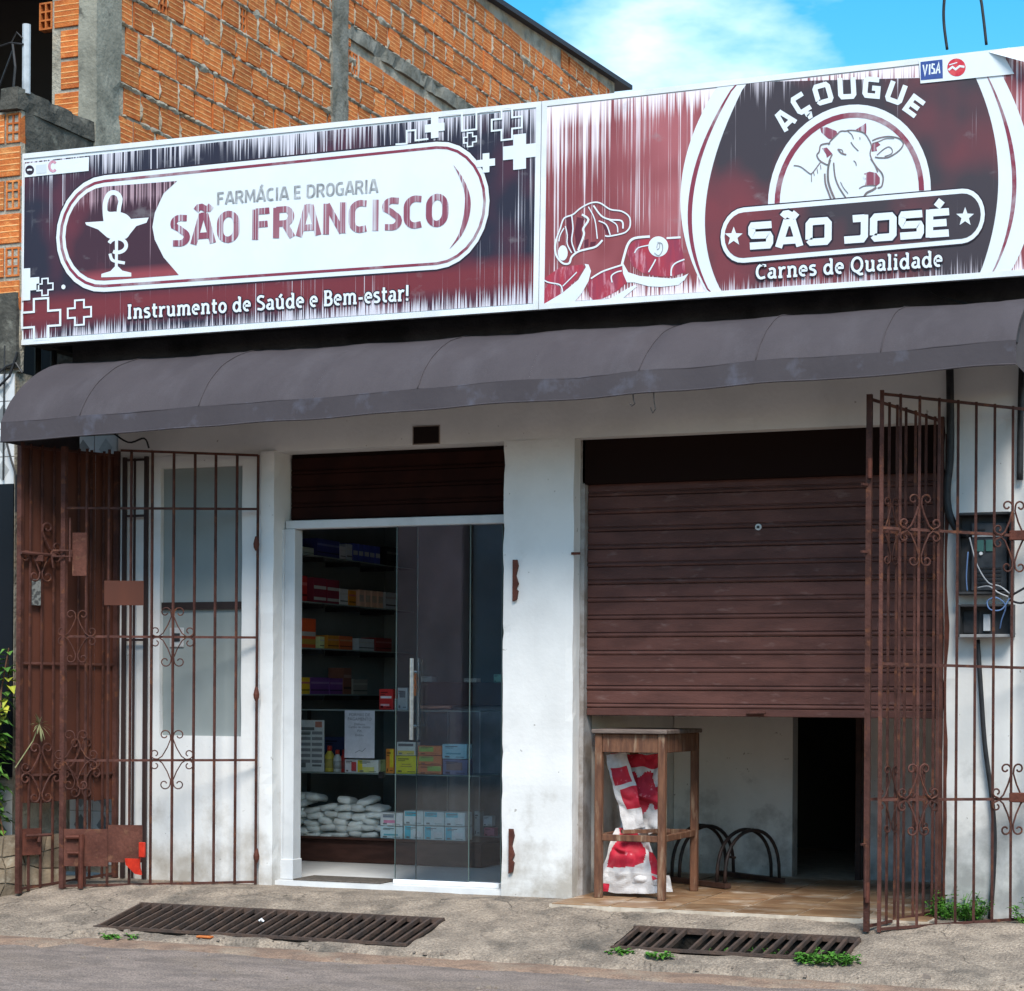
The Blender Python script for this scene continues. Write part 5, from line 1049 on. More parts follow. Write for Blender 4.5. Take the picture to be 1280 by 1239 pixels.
a_, z_ = PA.hit(40, 692); mb = MB(); mb.tube([PA.at(a_ - .09, z_, .03), PA.at(a_ + .14, z_ - .006, .03)], .011, 8); mb.tube([PA.at(a_ + .11, z_, .035), PA.at(a_ + .12, z_ - .08, .04)], .007, 6); mb.cbox(*(lambda p: (p.x - .03, p.x + .03, p.y - .01, p.y + .01, p.z - .05, p.z - .01))(PA.at(a_ + .03, z_, .03))); mb.build('bolt', IRON, gA)
pp = plate(PA, gA, 38.5, 724, 49.5, 757, mat('worn_notice_plate', (0.16, 0.16, 0.15), 0.7, (0.05, 0.05, 0.05), 45, lo=.45, hi=.55), .014, 'notice_plate')
# --- left: open barred leaf (B) across the grey window
pB = GR(75, 1112); qB = Vector((-1.60, -0.055, 0)); PB = Plane(pB, qB)
tsB = [PB.hit(u, 900)[0] / PB.L for u in (79, 107, 135, 162.5, 189, 215.5, 242, 268, 294.5, 320.5)]; off0 = tsB[0]
gB, PB = gate('iron_gate', 'tall open gate leaf of thin brown bars across the grey window', pB, qB, tsB, lerpz(2.60, 2.565), [lerpz(2.595, 2.56), 2.24, 1.475, lerpz(.735, .745), lambda t: gz(pB.y * (1 - t)) + .02], IRON, lambda t: gz(pB.y * (1 - t)),
              scrolls=[(tsB[5], .745, .125, .17), (tsB[5], 1.475, .125, .17), (tsB[0] + .07, .74, .125, .17), (tsB[0] + .07, 1.475, .11, .15)], posts=(True, False), rail_t=[(.30, tsB[-1]), (.0, tsB[-1]), (.0, tsB[-1]), (.0, tsB[-1]), (tsB[0], tsB[-1])])
plate(PB, gB, 91, 666, 108.5, 720, SHEET, .010, 'lock_plate'); plate(PB, gB, 131, 726, 180, 757, SHEETD, .014); plate(PB, gB, 80, 1036, 135, 1083, SHEET, .012, 'lock_plate'); plate(PB, gB, 136, 1031, 178.5, 1078, SHEET, .018)
a_, z_ = PB.hit(95, 690)
mb = MB(); mb.tube([PB.at(a_ - .13, z_ + .005, .03), PB.at(a_ - .02, z_ + .005, .03), PB.at(a_ - .02, z_ - .03, .03), PB.at(a_ - .13, z_ - .03, .03), PB.at(a_ - .14, z_ - .012, .03), PB.at(a_ - .13, z_ + .005, .03)], .007, 6); mb.tube([PB.at(a_ - .03, z_ - .06, .03), PB.at(a_ - .03, z_ + .2, .03)], .007, 6); mb.build('hasp', IRON, gB)
a_, z_ = PB.hit(92, 1047); mb = MB(); mb.tube([PB.at(a_ - .04, z_ + .004, .03), PB.at(a_ + .06, z_ + .006, .03)], .012, 8); mb.tube([PB.at(a_ + .055, z_ + .02, .035), PB.at(a_ + .05, z_ - .30, .035)], .016, 8); mb.tube([PB.at(a_ - .03, z_ - .09, .03), PB.at(a_ + .05, z_ - .09, .03)], .008, 8); mb.build('bolt', RUST, gB)
for v in (680, 868, 1070):   # swollen weld knots down the last upright
    a_, z_ = PB.hit(320.5, v); c = PB.at(a_, z_); MB().lathe(c.x, c.y, [(.008, z_ - .04), (.017, z_ - .02), (.019, z_), (.013, z_ + .025), (.008, z_ + .045)], 8).build('weld_knot', RUST, gB)
# narrow dark leaf stub against the wall
pC, qC = PY(153, 1098, -.04), PY(180, 1098, -.04); PCc = Plane(pC, qC)
gC, PCc = gate('iron_gate', 'narrow dark gate leaf stub against the white wall at the left', pC, qC, [0, .45, 1], lambda t: PCc.hit(160, 573)[1], [PCc.hit(165, 573)[1] - .01, PCc.hit(165, 645)[1], PCc.hit(165, 800)[1]], mat('dark_iron', (.035, .02, .018), .6), lambda t: 0.0, post=.022, bar=.012)
# warning-red plastic reflector hooked low on the gate
a_, z_ = PB.hit(168, 1083); c = PB.at(a_, z_, .05)
mb = MB(); mb.prism([(-.05, .05), (.045, .05), (.05, .0), (.06, -.045), (.02, -.04), (-.045, .012)], -.008, .008); mb.v = [tuple(Vector(v) + c) for v in mb.v]
mb2 = MB(); mb2.cbox(c.x + .05, c.x + .09, c.y - .02, c.y + .0, c.z + .06, c.z + .15, .004); mb.add(mb2.v, mb2.f); mb.tube([c + Vector((.055, -.01, .07)), c + Vector((.045, 0, .02))], .005, 5)
single(mb, 'reflector', mat('red_plastic', (0.55, 0.035, 0.015), 0.4, (0.38, 0.02, 0.01), 14), 'broken bright red plastic reflector hooked low on the left gate', 'reflector', c)
# spiky air plant on the sheeted leaf
a_, z_ = PA.hit(46, 905); c = PA.at(a_, z_, .03); m_ = MB(); ra = random.Random(2)
for i in range(22): q = ra.uniform(0, 6.28); leaf(m_, c, (PA.d.x * math.cos(q) + PA.n.x * .5, PA.d.y * math.cos(q) + PA.n.y * .5, math.sin(q) + .2), ra.uniform(.06, .11), .009, .15)
m_.tube([c, c - Vector((.03, .02, .10)), PA.at(a_ - .16, z_ - .26, .03)], .004, 5)
single(m_, 'air_plant', mat('dry_plant', (0.16, 0.17, 0.08), 0.7, (0.22, 0.2, 0.1), 20), 'spiky air plant clinging to the rusty sheeted gate', 'plant', c)
# --- right: two hinged leaves meeting at a corner post
pR = GR(1083, 1166); qR2 = Vector((2.452, -0.03, 0)); z0R = gz(pR.y)
P2 = Plane(pR, qR2); ts2 = [0] + [P2.hit(u, 800)[0] / P2.L for u in (1110, 1120, 1131, 1143, 1156, 1167)] + [1.0]
sc2 = [(P2.hit(1112, 664)[0] / P2.L, P2.hit(1112, 664)[1], .10, .17), (P2.hit(1112, 998)[0] / P2.L, .625, .10, .17), (.72, .625, .10, .17)]
zr2 = lambda t: gz(pR.y * (1 - t))
g2, P2 = gate('iron_gate', 'right gate leaf swung back towards the roller shutter', pR, qR2, ts2, lerpz(2.66, 2.60), [lerpz(2.645, 2.585), lerpz(1.985, 1.98), 1.305, .628, lambda t: zr2(t) + .03], IRON, zr2, scrolls=sc2, post=.028)
pR1 = pR + Vector((.045, -.012, 0)); qR1 = Vector((2.98, -0.05, 0)); P1 = Plane(pR1, qR1)
ts1 = [P1.hit(u, 800)[0] / P1.L for u in (1101, 1124.5, 1148, 1172, 1196, 1219, 1242, 1265, 1287)]
zr1 = lambda t: gz(pR1.y + (qR1.y - pR1.y) * t)
sc1 = [(ts1[2], P1.hit(1148, 663)[1], .105, .18), (ts1[2], .628, .105, .18), (ts1[7], P1.hit(1265, 671)[1], .105, .18), (ts1[7], .628, .105, .18)]
g1, P1 = gate('iron_gate', 'foremost right gate leaf in front of the electricity meter', pR1, qR1, ts1, lerpz(2.68, 2.62), [lerpz(2.668, 2.608), lerpz(1.995, 1.965), lerpz(1.312, 1.295), .628, lambda t: zr1(t) + .02], IRON, zr1, scrolls=sc1, post=.018, sr=.005)
c = pR; mb = MB()
for v in (586, 1115): a_, z_ = P2.hit(1085, v); MB().tube([P2.at(-.02, z_ - .05, .02), P2.at(-.02, z_ + .05, .02)], .012, 8).build('hinge', RUST, g2)
for v in (606, 690): a_, z_ = P2.hit(1085, v); MB().bar(P2.at(-.055, z_, .0), P2.at(-.01, z_, 0), .012).build('catch', IRON, g2)
a_, z_ = P2.hit(1080, 1080); MB().tube([P2.at(-.03, z_ - .17, .015), P2.at(-.03, z_ + .10, .015), P2.at(-.06, z_ + .10, .015)], .007, 6).build('drop_bolt', IRON, g2)
for v in (671, 998): a_, z_ = P1.hit(1275, v); MB().cbox(*(lambda p: (p.x - .05, p.x + .07, p.y - .035, p.y - .015, p.z - .02, p.z + .03))(P1.at(a_, z_))).build('lock_case_or_reflection', RUST, g1)
# ------------------------------------------------------------------ electricity meter, conduit and hose on the right wall
CASE = mat('dark_meter_case', (0.045, 0.045, 0.048), 0.5, (0.03, 0.03, 0.032), 12); PANEL = mat('meter_panel', (0.03, 0.034, 0.04), 0.5, (0.045, 0.05, 0.058), 30)
def recess(mb, x0, x1, z0, z1, y0, t):
    mb.box(x0, x1, -0.02, -0.006, z0, z1); mb.cbox(x0, x0 + t, y0, -0.02, z0, z1, .003); mb.cbox(x1 - t, x1, y0, -0.02, z0, z1, .003); mb.cbox(x0 + t, x1 - t, y0, -0.02, z0, z0 + t, .003); mb.cbox(x0 + t, x1 - t, y0, -0.02, z1 - t, z1, .003)
a, b = PY(1197, 642, -.06), PY(1266, 743, -.06); mx0, mx1, mz0, mz1 = a.x, b.x, b.z, a.z
mt = thing('meter_box', 'open black electricity meter box on the grimy right wall', 'meter box', ((mx0 + mx1) / 2, 0, mz0))
mb = MB(); recess(mb, mx0, mx1, mz0, mz1, -0.10, .014); mb.build('case', CASE, mt)
MB().cbox(mx0 + .07, mx1 - .03, -0.055, -0.021, mz0 + .02, mz1 - .05, .004).build('meter', PANEL, mt)
for i in range(5): MB().cbox(mx0 + .085, mx0 + .14, -.060, -.0555, mz1 - .09 - i * .018, mz1 - .082 - i * .018, .001).build('louvre', BLACK, mt)
for i in range(5): MB().cbox(mx0 + .085, mx1 - .06, -.060, -.0555, mz0 + .05 + i * .02, mz0 + .06 + i * .02, .001).build('louvre', BLACK, mt)
MB().cbox(mx0 + .075, mx1 - .05, -.062, -.0555, mz1 - .125, mz1 - .115, .001).build('label_rail', plain('grey_rail', (.30, .31, .32)), mt)
for i in range(2): MB().cbox(mx0 + .10 + i * .045, mx0 + .135 + i * .045, -.062, -.0555, mz1 - .20, mz1 - .14, .002).build('breaker', mat('teal_breaker', (.05, .13, .12), .4), mt)
MB().tube([(mx0 + .122, -.062, mz1 - .21), (mx0 + .122, -.068, mz1 - .21)], .009, 10).build('seal', plain('seal_white', (.7, .72, .75)), mt)
a, b = PY(1198, 756, -.06), PY(1267, 796, -.06)
lb = thing('meter_box', 'smaller open junction box right below the electricity meter', 'meter box', ((a.x + b.x) / 2, 0, b.z)); mb = MB(); recess(mb, a.x, b.x, b.z, a.z, -0.10, .014); mb.build('case', CASE, lb)
MB().cbox(a.x + .125, a.x + .16, -.045, -.021, b.z + .03, a.z - .05, .002).build('terminal_card', plain('card_grey', (.5, .51, .53)), lb)
MB().cbox(a.x + .02, a.x + .10, -.03, -.021, b.z + .02, a.z - .03, .002).build('terminal_block', BLACK, lb)
MB().cbox(a.x + .014, b.x - .014, -.106, -.10, b.z - .004, b.z + .012, .002).build('lip', plain('lip_grey', (.25, .25, .25)), lb)
WIRE = mat('grey_wire', (0.35, 0.36, 0.38), 0.5); WIREB = mat('blue_wire', (0.12, 0.2, 0.38), 0.5)
def wire(pts, r, m_, nm, lab, cat='cable'):
    P = [PY(u, v, y) for u, v, y in pts]; P = [Vector(q) for q in smooth3(P)]; return single(MB().tube(P, r, 6), nm, m_, lab, cat, P[-1], smooth=True)
def smooth3(P, n=5):
    o = []
    for i in range(len(P) - 1):
        a, b, c, d = P[max(0, i - 1)], P[i], P[i + 1], P[min(len(P) - 1, i + 2)]
        for k in range(n): t = k / n; o.append(.5 * ((2 * b) + (c - a) * t + (2 * a - 5 * b + 4 * c - d) * t * t + (3 * b - a - 3 * c + d) * t ** 3))
    return o + [P[-1]]
wire([(1187, 440, -.03), (1188, 560, -.03), (1184, 610, -.03), (1186, 640, -.03), (1198, 664, -.04), (1212, 668, -.07)], .021, BLACK, 'conduit', 'thick black conduit bending into the top of the meter box', 'conduit')
wire([(1278, 440, -.03), (1276, 520, -.03), (1275, 600, -.03)], .018, BLACK, 'conduit', 'straight black conduit at the right picture edge below the awning', 'conduit')
wire([(1222, 800, -.02), (1226, 860, -.03), (1231, 930, -.03), (1239, 990, -.03), (1243, 1040, -.03), (1242, 1090, -.03), (1238, 1148, -.03)], .013, BLACK, 'hose', 'black hose running down the grimy wall from the meter to the ground', 'hose')
wire([(1212, 672, -.08), (1221, 705, -.09), (1235, 728, -.11), (1250, 733, -.12), (1262, 742, -.13)], .004, WIRE, 'wire', 'grey wire arching out of the meter towards its lower right')
wire([(1210, 690, -.07), (1208, 720, -.08), (1209, 739, -.07)], .004, WIREB, 'wire', 'straight bluish wire down the left inside of the meter box')
wire([(1222, 735, -.08), (1236, 733, -.11), (1248, 741, -.12), (1260, 746, -.13)], .004, WIRE, 'wire', 'pale wire at the bottom of the meter box')
wire([(1262, 748, -.13), (1252, 762, -.12), (1238, 762, -.11), (1234, 752, -.10), (1245, 747, -.11), (1257, 757, -.10), (1252, 775, -.08), (1250, 786, -.06)], .004, WIREB, 'wire', 'pale blue wire looping between the two meter boxes')
wire([(1262, 746, -.12), (1272, 740, -.14), (1290, 730, -.16)], .006, BLACK, 'wire', 'black wire leaving the meter box to the upper right')
wire([(1262, 750, -.12), (1275, 754, -.14), (1290, 750, -.16)], .006, BLACK, 'wire', 'black wire leaving the meter box to the lower right')
# wires rising above the sign
wire([(1184, 62, -.2), (1180, 30, -.2), (1180, 5, -.2), (1184, -30, -.2)], .008, BLACK, 'wire', 'bent dark wire rising above the butcher sign, left of the two')
wire([(1233, 56, -.2), (1229, 20, -.2), (1225, -5, -.2), (1215, -30, -.2)], .008, BLACK, 'wire', 'bent dark wire rising above the butcher sign, right of the two')
wire([(1148, 350, -.05), (1160, 362, -.05), (1180, 372, -.06), (1210, 380, -.06)], .005, BLACK, 'wire', 'black cable drooping between butcher sign and awning')
wire([(135, 536, -.15), (160, 553, -.15), (180, 548, -.15), (186, 560, -.1)], .006, BLACK, 'wire', 'black cable sagging under the left end of the awning')
# ------------------------------------------------------------------ table under the shutter
tp = [PZ(746, 1125, 0.0), PZ(831, 1128, 0.0), PZ(857, 1115, 0.0)]
tx0, tx1, ty0, ty1 = 0.555, 0.925, 0.015, 0.62; tz = PY(800, 913, 0.0).z
tb = thing('wooden_table', 'tall narrow worn wooden table under the half open shutter', 'table', ((tx0 + tx1) / 2, (ty0 + ty1) / 2, 0.008))
TOPM = mat('grey_table_top', (0.17, 0.13, 0.11), .8, (.10, .07, .06), 8, bump=.3, stretch=(1, 4, 4))
MB().cbox(tx0 - .035, tx1 + .035, ty0 - .04, ty1 + .03, tz - .02, tz + .004, .004).build('table_top', TOPM, tb)
lw = .042
for x, y in ((tx0, ty0), (tx1, ty0), (tx1, ty1), (tx0, ty1)): MB().cbox(x - lw / 2, x + lw / 2, y - lw / 2, y + lw / 2, .013, tz - .021, .004).build('leg', WOOD, tb)
za0, za1 = tz - .125, tz - .022
for (x0, x1, y0, y1) in ((tx0 + .0215, tx1 - .0215, ty0 - .012, ty0 + .012), (tx0 + .0215, tx1 - .0215, ty1 - .012, ty1 + .012)): MB().cbox(x0, x1, y0, y1, za0, za1, .003).build('apron', WOOD, tb); zr = PY(790, 1048, 0.02).z; MB().cbox(x0, x1, y0, y1, zr - .018, zr + .018, .003).build('stretcher', WOOD, tb)
for x in (tx0, tx1): MB().cbox(x - .012, x + .012, ty0 + .0215, ty1 - .0215, za0, za1, .003).build('apron', WOOD, tb); MB().cbox(x - .012, x + .012, ty0 + .0215, ty1 - .0215, zr - .018, zr + .018, .003).build('stretcher', WOOD, tb)
MB().bar((tx0 + .10, ty0 + .10, zr + .028), (tx1 - .03, ty0 + .22, zr + .036), .07, .018).build('loose_board', WOOD, tb)
# woven sacks, crumpled sheet with red print
SACKW = mat('white_woven_sack', (0.60, 0.57, 0.56), .7, (.48, .45, .44), 14, bump=.3, bscale=140, col3=(.35, .28, .25), s3=9, lo3=.6, hi3=.75); SACKR = mat('red_sack_print', (0.50, 0.02, 0.045), .55, (.36, .015, .03), 8, bump=.2, bscale=140, col3=(.62, .2, .24), s3=26, lo3=.62, hi3=.7)
def sheet(name, label, quad, y, red, amp, seed, nx=22, nz_=26, droop=0.0, base=None):
    """crumpled cloth sheet between four photo points at depth y; red(u, v) picks the printed cells"""
    P = [PY(*q, y) for q in quad]; m_ = MB(); V = []
    for j in range(nz_ + 1):
        for i in range(nx + 1):
            s_, t = i / nx, j / nz_; p = P[0].lerp(P[1], s_).lerp(P[3].lerp(P[2], s_), t)
            w = nz3((p.x, 0, p.z), 9, seed); w2 = 1 - 2 * abs(nz3((p.x + .3, 0, p.z), 14, seed + 5)); p.y += amp * (w * 1.1 + w2 * .45) + droop * t * t * -.10
            p.x += .35 * amp * nz3((p.x, 2, p.z), 11, seed + 9); p.z += .5 * amp * nz3((p.x, 4, p.z), 11, seed + 2); V.append(p)
    o0 = len(m_.v); m_.v = [tuple(p) for p in V]
    for j in range(nz_):
        for i in range(nx): k = j * (nx + 1) + i; m_.f.append((k, k + nx + 1, k + nx + 2, k + 1)); m_.mi.append(1 if red((i + .5) / nx, (j + .5) / nz_) else 0)
    m_.v += [(x, yy + .004, z) for x, yy, z in m_.v[:]]; N = len(V); fs = list(m_.f)
    for f, mi in zip(fs, list(m_.mi)): m_.f.append(tuple(N + k for k in reversed(f))); m_.mi.append(mi)
    return single(m_, name, [SACKW, SACKR], label, 'sack', base or P[3], 'printed sacks under the wooden table', smooth=True)
sheet('printed_sack', 'red and white printed sack hanging inside the wooden table frame', [(764, 942), (830, 944), (826, 1040), (778, 1056)], .30, lambda s, t: (s < .93 and t < .16) or ((s - .56) ** 2 / .14 + (t - .46) ** 2 / .06 < 1 + .5 * math.sin(s * 17 + t * 9)), .045, 1, 44, 52)
sheet('printed_sack', 'folded white flap of sack with small red squares hanging behind the left table leg', [(756, 944), (782, 940), (806, 1034), (780, 1040)], .20, lambda s, t: .18 < t < .40 and .1 < s < .86 or (.46 < t < .74 and s > .30), .024, 5, 30, 50)
sheet('printed_sack', 'red printed sack crumpled on the floor under the table', [(768, 1036), (806, 1036), (836, 1106), (752, 1100)], .19, lambda s, t: (.10 + .05 * math.sin(t * 9) < s < .74 - .06 * math.cos(t * 8) and t < .74 - .12 * s) or (s > .86 and .40 < t < .90), .048, 4, 50, 44, droop=1.0)
sheet('printed_sack', 'low white hem of crumpled sack spread over the floor tiles', [(756, 1090), (836, 1094), (840, 1117), (746, 1116)], .09, lambda s, t: s < .12 and t > .55, .024, 8, 40, 16)
# ------------------------------------------------------------------ bicycle rack
f_end, b_end = PZ(910, 1112, .012), PZ(978, 1105, .012); dv = Vector((-.816, .579, 0))
rk = thing('bicycle_rack', 'low black bicycle rack with paired hoops behind the table', 'bicycle rack', (f_end.x, f_end.y, .012))
RACK = mat('black_rack_paint', (.022, .018, .017), .5, (.05, .03, .025), 14); RBASE = mat('rack_base', (.07, .035, .025), .6, (.04, .02, .016), 10)
MB().bar(f_end + Vector((0, 0, .02)), f_end + dv * .62 + Vector((0, 0, .02)), .045, .028).build('base_bar', RBASE, rk); MB().bar(b_end + Vector((0, 0, .02)), b_end + dv * .62 + Vector((0, 0, .02)), .045, .028).build('base_bar', RBASE, rk)
for k, o_ in enumerate((.03, .105, .47, .545)):
    a, b = f_end + dv * o_ + Vector((0, 0, .034)), b_end + dv * o_ + Vector((0, 0, .034)); H = .30
    pts = [a.lerp(b, .5 - .5 * math.cos(math.pi * i / 18)) + Vector((0, 0, H * math.sin(math.pi * i / 18) ** .75)) for i in range(19)]; MB().tube(pts, .011, 8).build('hoop', RACK, rk, True)
a, b = f_end + dv * .03, f_end + dv * .105
for t in (.18,): q = f_end.lerp(b_end, t); MB().tube([q + dv * .03 + Vector((0, 0, .18)), q + dv * .105 + Vector((0, 0, .18))], .008, 6).build('tie_bar', RACK, rk)
# ------------------------------------------------------------------ pharmacy stock: glass counter, wall shelves, goods
CY0 = 1.30
zbot, zsh, ztp = PY(430, 1049, CY0).z, PY(430, 966, CY0).z, PY(430, 887, CY0).z
cxL, cxR = -2.2, PY(600, 960, CY0).x
ct = thing('display_counter', 'glass fronted display counter on a dark wooden base in the pharmacy', 'counter', ((cxL + cxR) / 2, CY0 + .2, .03))
MB().cbox(cxL, cxR, CY0 + .03, CY0 + .45, .029, zbot - .004, .005).build('base', DWOOD, ct); MB().cbox(cxL - .01, cxR + .01, CY0 - .005, CY0 + .46, zbot - .003, zbot + .012, .003).build('bottom_shelf', DWOOD, ct)
SHG = mat('shelf_glass', (.26, .31, .30), .2, (.22, .27, .26), 3)
MB().box(cxL, cxR, CY0 + .012, CY0 + .44, zsh - .008, zsh).build('glass_shelf', SHG, ct); MB().box(cxL, cxR, CY0, CY0 + .45, ztp - .008, ztp).build('glass_top', SHG, ct); MB().box(cxL, cxR, CY0, CY0 + .005, zbot + .0125, ztp - .0085).build('glass_front', GLASSC, ct)
x = PY(477, 960, CY0).x
for z in (zsh, ): MB().cbox(x - .018, x + .018, CY0 - .012, CY0 + .01, z - .03, z + .012, .003).build('glass_clip', BLACK, ct)
for x in (cxL + .01, cxR - .01): MB().cbox(x - .01, x + .01, CY0 + .44, CY0 + .46, zbot + .0125, ztp, .002).build('upright', BLACK, ct)
def goods(u0, v0, u1, v1, y, dp, cols, label, cat='box', name='medicine_box', group='goods in the pharmacy', zfix=None, bands=()):
    br = lambda c: tuple(min(.88, q * 1.35) for q in c); cols = br(cols); bands = [(*b_[:4], br(b_[4])) for b_ in bands]
    """carton seen front-on at depth y; bands = (fraction from, to, colour) strips of print on its face"""
    a, b = PY(u0, v0, y), PY(u1, v1, y); z0 = b.z if zfix is None else zfix; z1 = a.z + (z0 - b.z)
    ms = [plain('ink_%s' % '_'.join('%d' % int(c * 100) for c in col), col, .45) for col in [cols] + [x[4] for x in bands]]
    m_ = MB(); m_.cbox(a.x, b.x, y, y + dp, z0, z1, .002); k_ = len(ms); dk_ = tuple(c * .25 for c in cols); ms.append(plain('ink_%s' % '_'.join('%d' % int(c * 100) for c in dk_), dk_, .5)); bw = b.x - a.x; m_.m = k_
    for s0, s1, t0, t1 in ((.12, .62, .80, .86), (.12, .45, .71, .75), (.55, .9, .10, .14), (.12, .3, .08, .2)): m_.add([(a.x + bw * s, y - .0016, z0 + (z1 - z0) * t) for s, t in ((s0, t0), (s1, t0), (s1, t1), (s0, t1))], [(0, 1, 2, 3)])
    for i, (s0, s1, t0, t1, c) in enumerate(bands): m_.m = i + 1; m_.add([(a.x + (b.x - a.x) * s, y - .0008 - .0002 * i, z0 + (z1 - z0) * t) for s, t in ((s0, t0), (s1, t0), (s1, t1), (s0, t1))], [(0, 1, 2, 3)])
    return single(m_, name, ms, label, cat, ((a.x + b.x) / 2, y + dp / 2, z0), group)
def bottle(u0, u1, v0, v1, y, col, cap, label, zfix):
    a, b = PY(u0, v0, y), PY(u1, v1, y); cx_, r = (a.x + b.x) / 2, (b.x - a.x) / 2; z0, z1 = zfix, zfix + a.z - b.z; h = z1 - z0
    t = thing('bottle', label, 'bottle', (cx_, y + r, z0), 'goods in the pharmacy'); MB().lathe(cx_, y + r, [(r * .95, z0), (r, z0 + .01), (r, z0 + h * .62), (r * .5, z0 + h * .78), (r * .45, z0 + h * .8)], 14).build('body', plain('bottle_%d' % int(u0), col, .35), t, True)
    MB().lathe(cx_, y + r, [(r * .5, z0 + h * .8 + .0005), (r * .52, z0 + h * .97), (r * .4, z1)], 12).build('cap', plain('cap_%d' % int(u0), cap, .35), t, True)
    MB().lathe(cx_, y + r, [(r * 1.015, z0 + h * .15), (r * 1.015, z0 + h * .5)], 14).build('paper_label', plain('lab_%d' % int(u0), tuple(c * .6 + .05 for c in col), .5), t, True)
Wt, Yl, Or, Cy, Pk, Gn, Bl, Pu, Rd, Gy = (.7, .72, .73), (.72, .52, .03), (.70, .22, .04), (.25, .60, .68), (.72, .25, .38), (.30, .45, .08), (.10, .16, .35), (.12, .10, .20), (.55, .03, .03), (.33, .37, .38)
Y1 = CY0 + .03; zs1 = zsh + .0005; zs2 = zbot + .0128
goods(373, 898, 405, 963, CY0 + .05, .004, Wt, 'white price leaflet leaning at the left of the counter shelf', 'leaflet', 'leaflet', zfix=zs1, bands=[(.08 + .45 * (k % 2), .48 + .45 * (k % 2), .72 - .11 * (k // 2), .78 - .11 * (k // 2), (.25, .25, .27)) for k in range(12)] + [(.66, .92, .86, .97, (.5, .2, .15))])
goods(404, 898, 432, 930, CY0 + .2, .05, (.03, .035, .09), 'dark blue carton at the back of the counter shelf', zfix=zs1 + .06)
bottle(398, 404, 948, 965, Y1 + .02, (.65, .66, .66), (.5, .5, .5), 'small white jar beside the price leaflet', zs1)
bottle(404, 414.5, 932, 965, Y1 + .02, (.72, .55, .08), (.6, .05, .03), 'yellow bottle with red cap on the counter shelf', zs1)
bottle(415, 424, 937, 965, Y1 + .02, (.7, .7, .68), (.6, .05, .03), 'white bottle with red cap on the counter shelf', zs1)
bottle(424.5, 431, 938, 966, Y1 + .05, (.55, .04, .03), (.5, .03, .03), 'slim red bottle beside the paper notice', zs1)
goods(431, 949, 446, 966, Y1, .06, (.68, .62, .64), 'white carton with a red mark below the paper notice', zfix=zs1, bands=[(.55, .95, .1, .8, (.5, .05, .06))])
goods(446.5, 950, 473, 967, Y1, .06, (.66, .66, .6), 'yellow and white carton below the paper notice', zfix=zs1, bands=[(.03, .25, .05, .95, Yl), (.25, .8, .05, .45, (.7, .62, .2))])
goods(474, 950, 482, 967, Y1 + .03, .05, (.22, .25, .10), 'small olive carton between yellow and orange cartons', zfix=zs1)
goods(482.5, 937, 492, 968, Y1, .07, Or, 'upright orange and yellow carton in the counter', zfix=zs1, bands=[(.5, .97, .25, .97, Yl)])
o_ = goods(494, 945, 521.5, 968, Y1, .08, (.75, .58, .02), 'bright yellow carton in the middle of the counter', zfix=zs1, bands=[(.25, .75, .38, .44, (.4, .3, .03)), (.3, .7, .5, .56, (.4, .3, .03))])
zz_ = zs1 + PY(500, 945, Y1).z - PY(500, 968, Y1).z + .0005
goods(496, 928, 519, 945, Y1, .08, (.66, .64, .6), 'white and grey carton standing on the bright yellow carton', zfix=zz_, bands=[(.08, .9, .68, .88, (.12, .12, .12)), (.05, .95, .05, .35, (.68, .52, .1))])
h3 = (PY(530, 932, Y1).z - PY(530, 968, Y1).z) / 3
for k, nm in enumerate(('bottom', 'middle', 'top')):
    goods(522.5, 968 - 12 * (k + 1), 552, 968 - 12 * k, Y1 + .004 * (k % 2), .09, (.68, .20, .06), '%s orange carton of the stack of three in the counter' % nm, zfix=zs1 + k * (h3 + .0006), bands=[(.05 if k else .4, .65 if k else .97, .35, .9, Gn)])
goods(553.5, 948, 584, 968, Y1, .09, (.16, .16, .26), 'dark violet carton under the light blue one', zfix=zs1, bands=[(.15, .8, .3, .8, (.22, .14, .12))]); h_ = PY(560, 948, Y1).z - PY(560, 968, Y1).z
goods(553, 928, 583.5, 947, Y1 - .01, .09, (.32, .55, .62), 'light blue carton on top of the dark violet carton', zfix=zs1 + h_ + .0006, bands=[(.15, .75, .3, .4, (.08, .3, .36))])
# notice taped to the counter glass
a, b = PY(431, 888, CY0 - .003), PY(468, 948, CY0 - .003)
nt = thing('paper_notice', 'white paper notice listing payment methods taped to the counter glass', 'notice', ((a.x + b.x) / 2, CY0 - .003, b.z)); MB().box(a.x, b.x, CY0 - .0035, CY0 - .001, b.z, a.z).build('sheet', plain('notice_paper', (.72, .72, .78)), nt)
def ptext(body, x, z, h, m_, yy, par, nm='lettering'):
    c_ = bpy.data.curves.new(nm, 'FONT'); c_.body = body; c_.size = h; c_.align_x = 'CENTER'; c_.resolution_u = 2; o = bpy.data.objects.new(nm, c_); COL.objects.link(o); dg = bpy.context.evaluated_depsgraph_get()
    me = bpy.data.meshes.new_from_object(o.evaluated_get(dg)); bpy.data.objects.remove(o); me.materials.clear(); me.materials.append(m_)
    o = bpy.data.objects.new(nm, me); COL.objects.link(o); o.parent = par; o.location = Vector((x, yy, z)) - WORLD_LOC[par.name]; o.rotation_euler = (math.pi / 2, 0, 0); return o
INKN = mat('notice_ink', (.16, .16, .20), .8); xc = (a.x + b.x) / 2; hh = a.z - b.z
for s_, fz, sz in (('FORMAS DE', .91, .029), ('PAGAMENTO', .82, .029), ('Dinheiro', .72, .022), ('Cartão de crédito', .66, .022), ('PIX', .58, .022), ('Débito', .49, .022)): ptext(s_, xc, b.z + hh * fz - .01, sz, INKN, CY0 - .0042, nt)
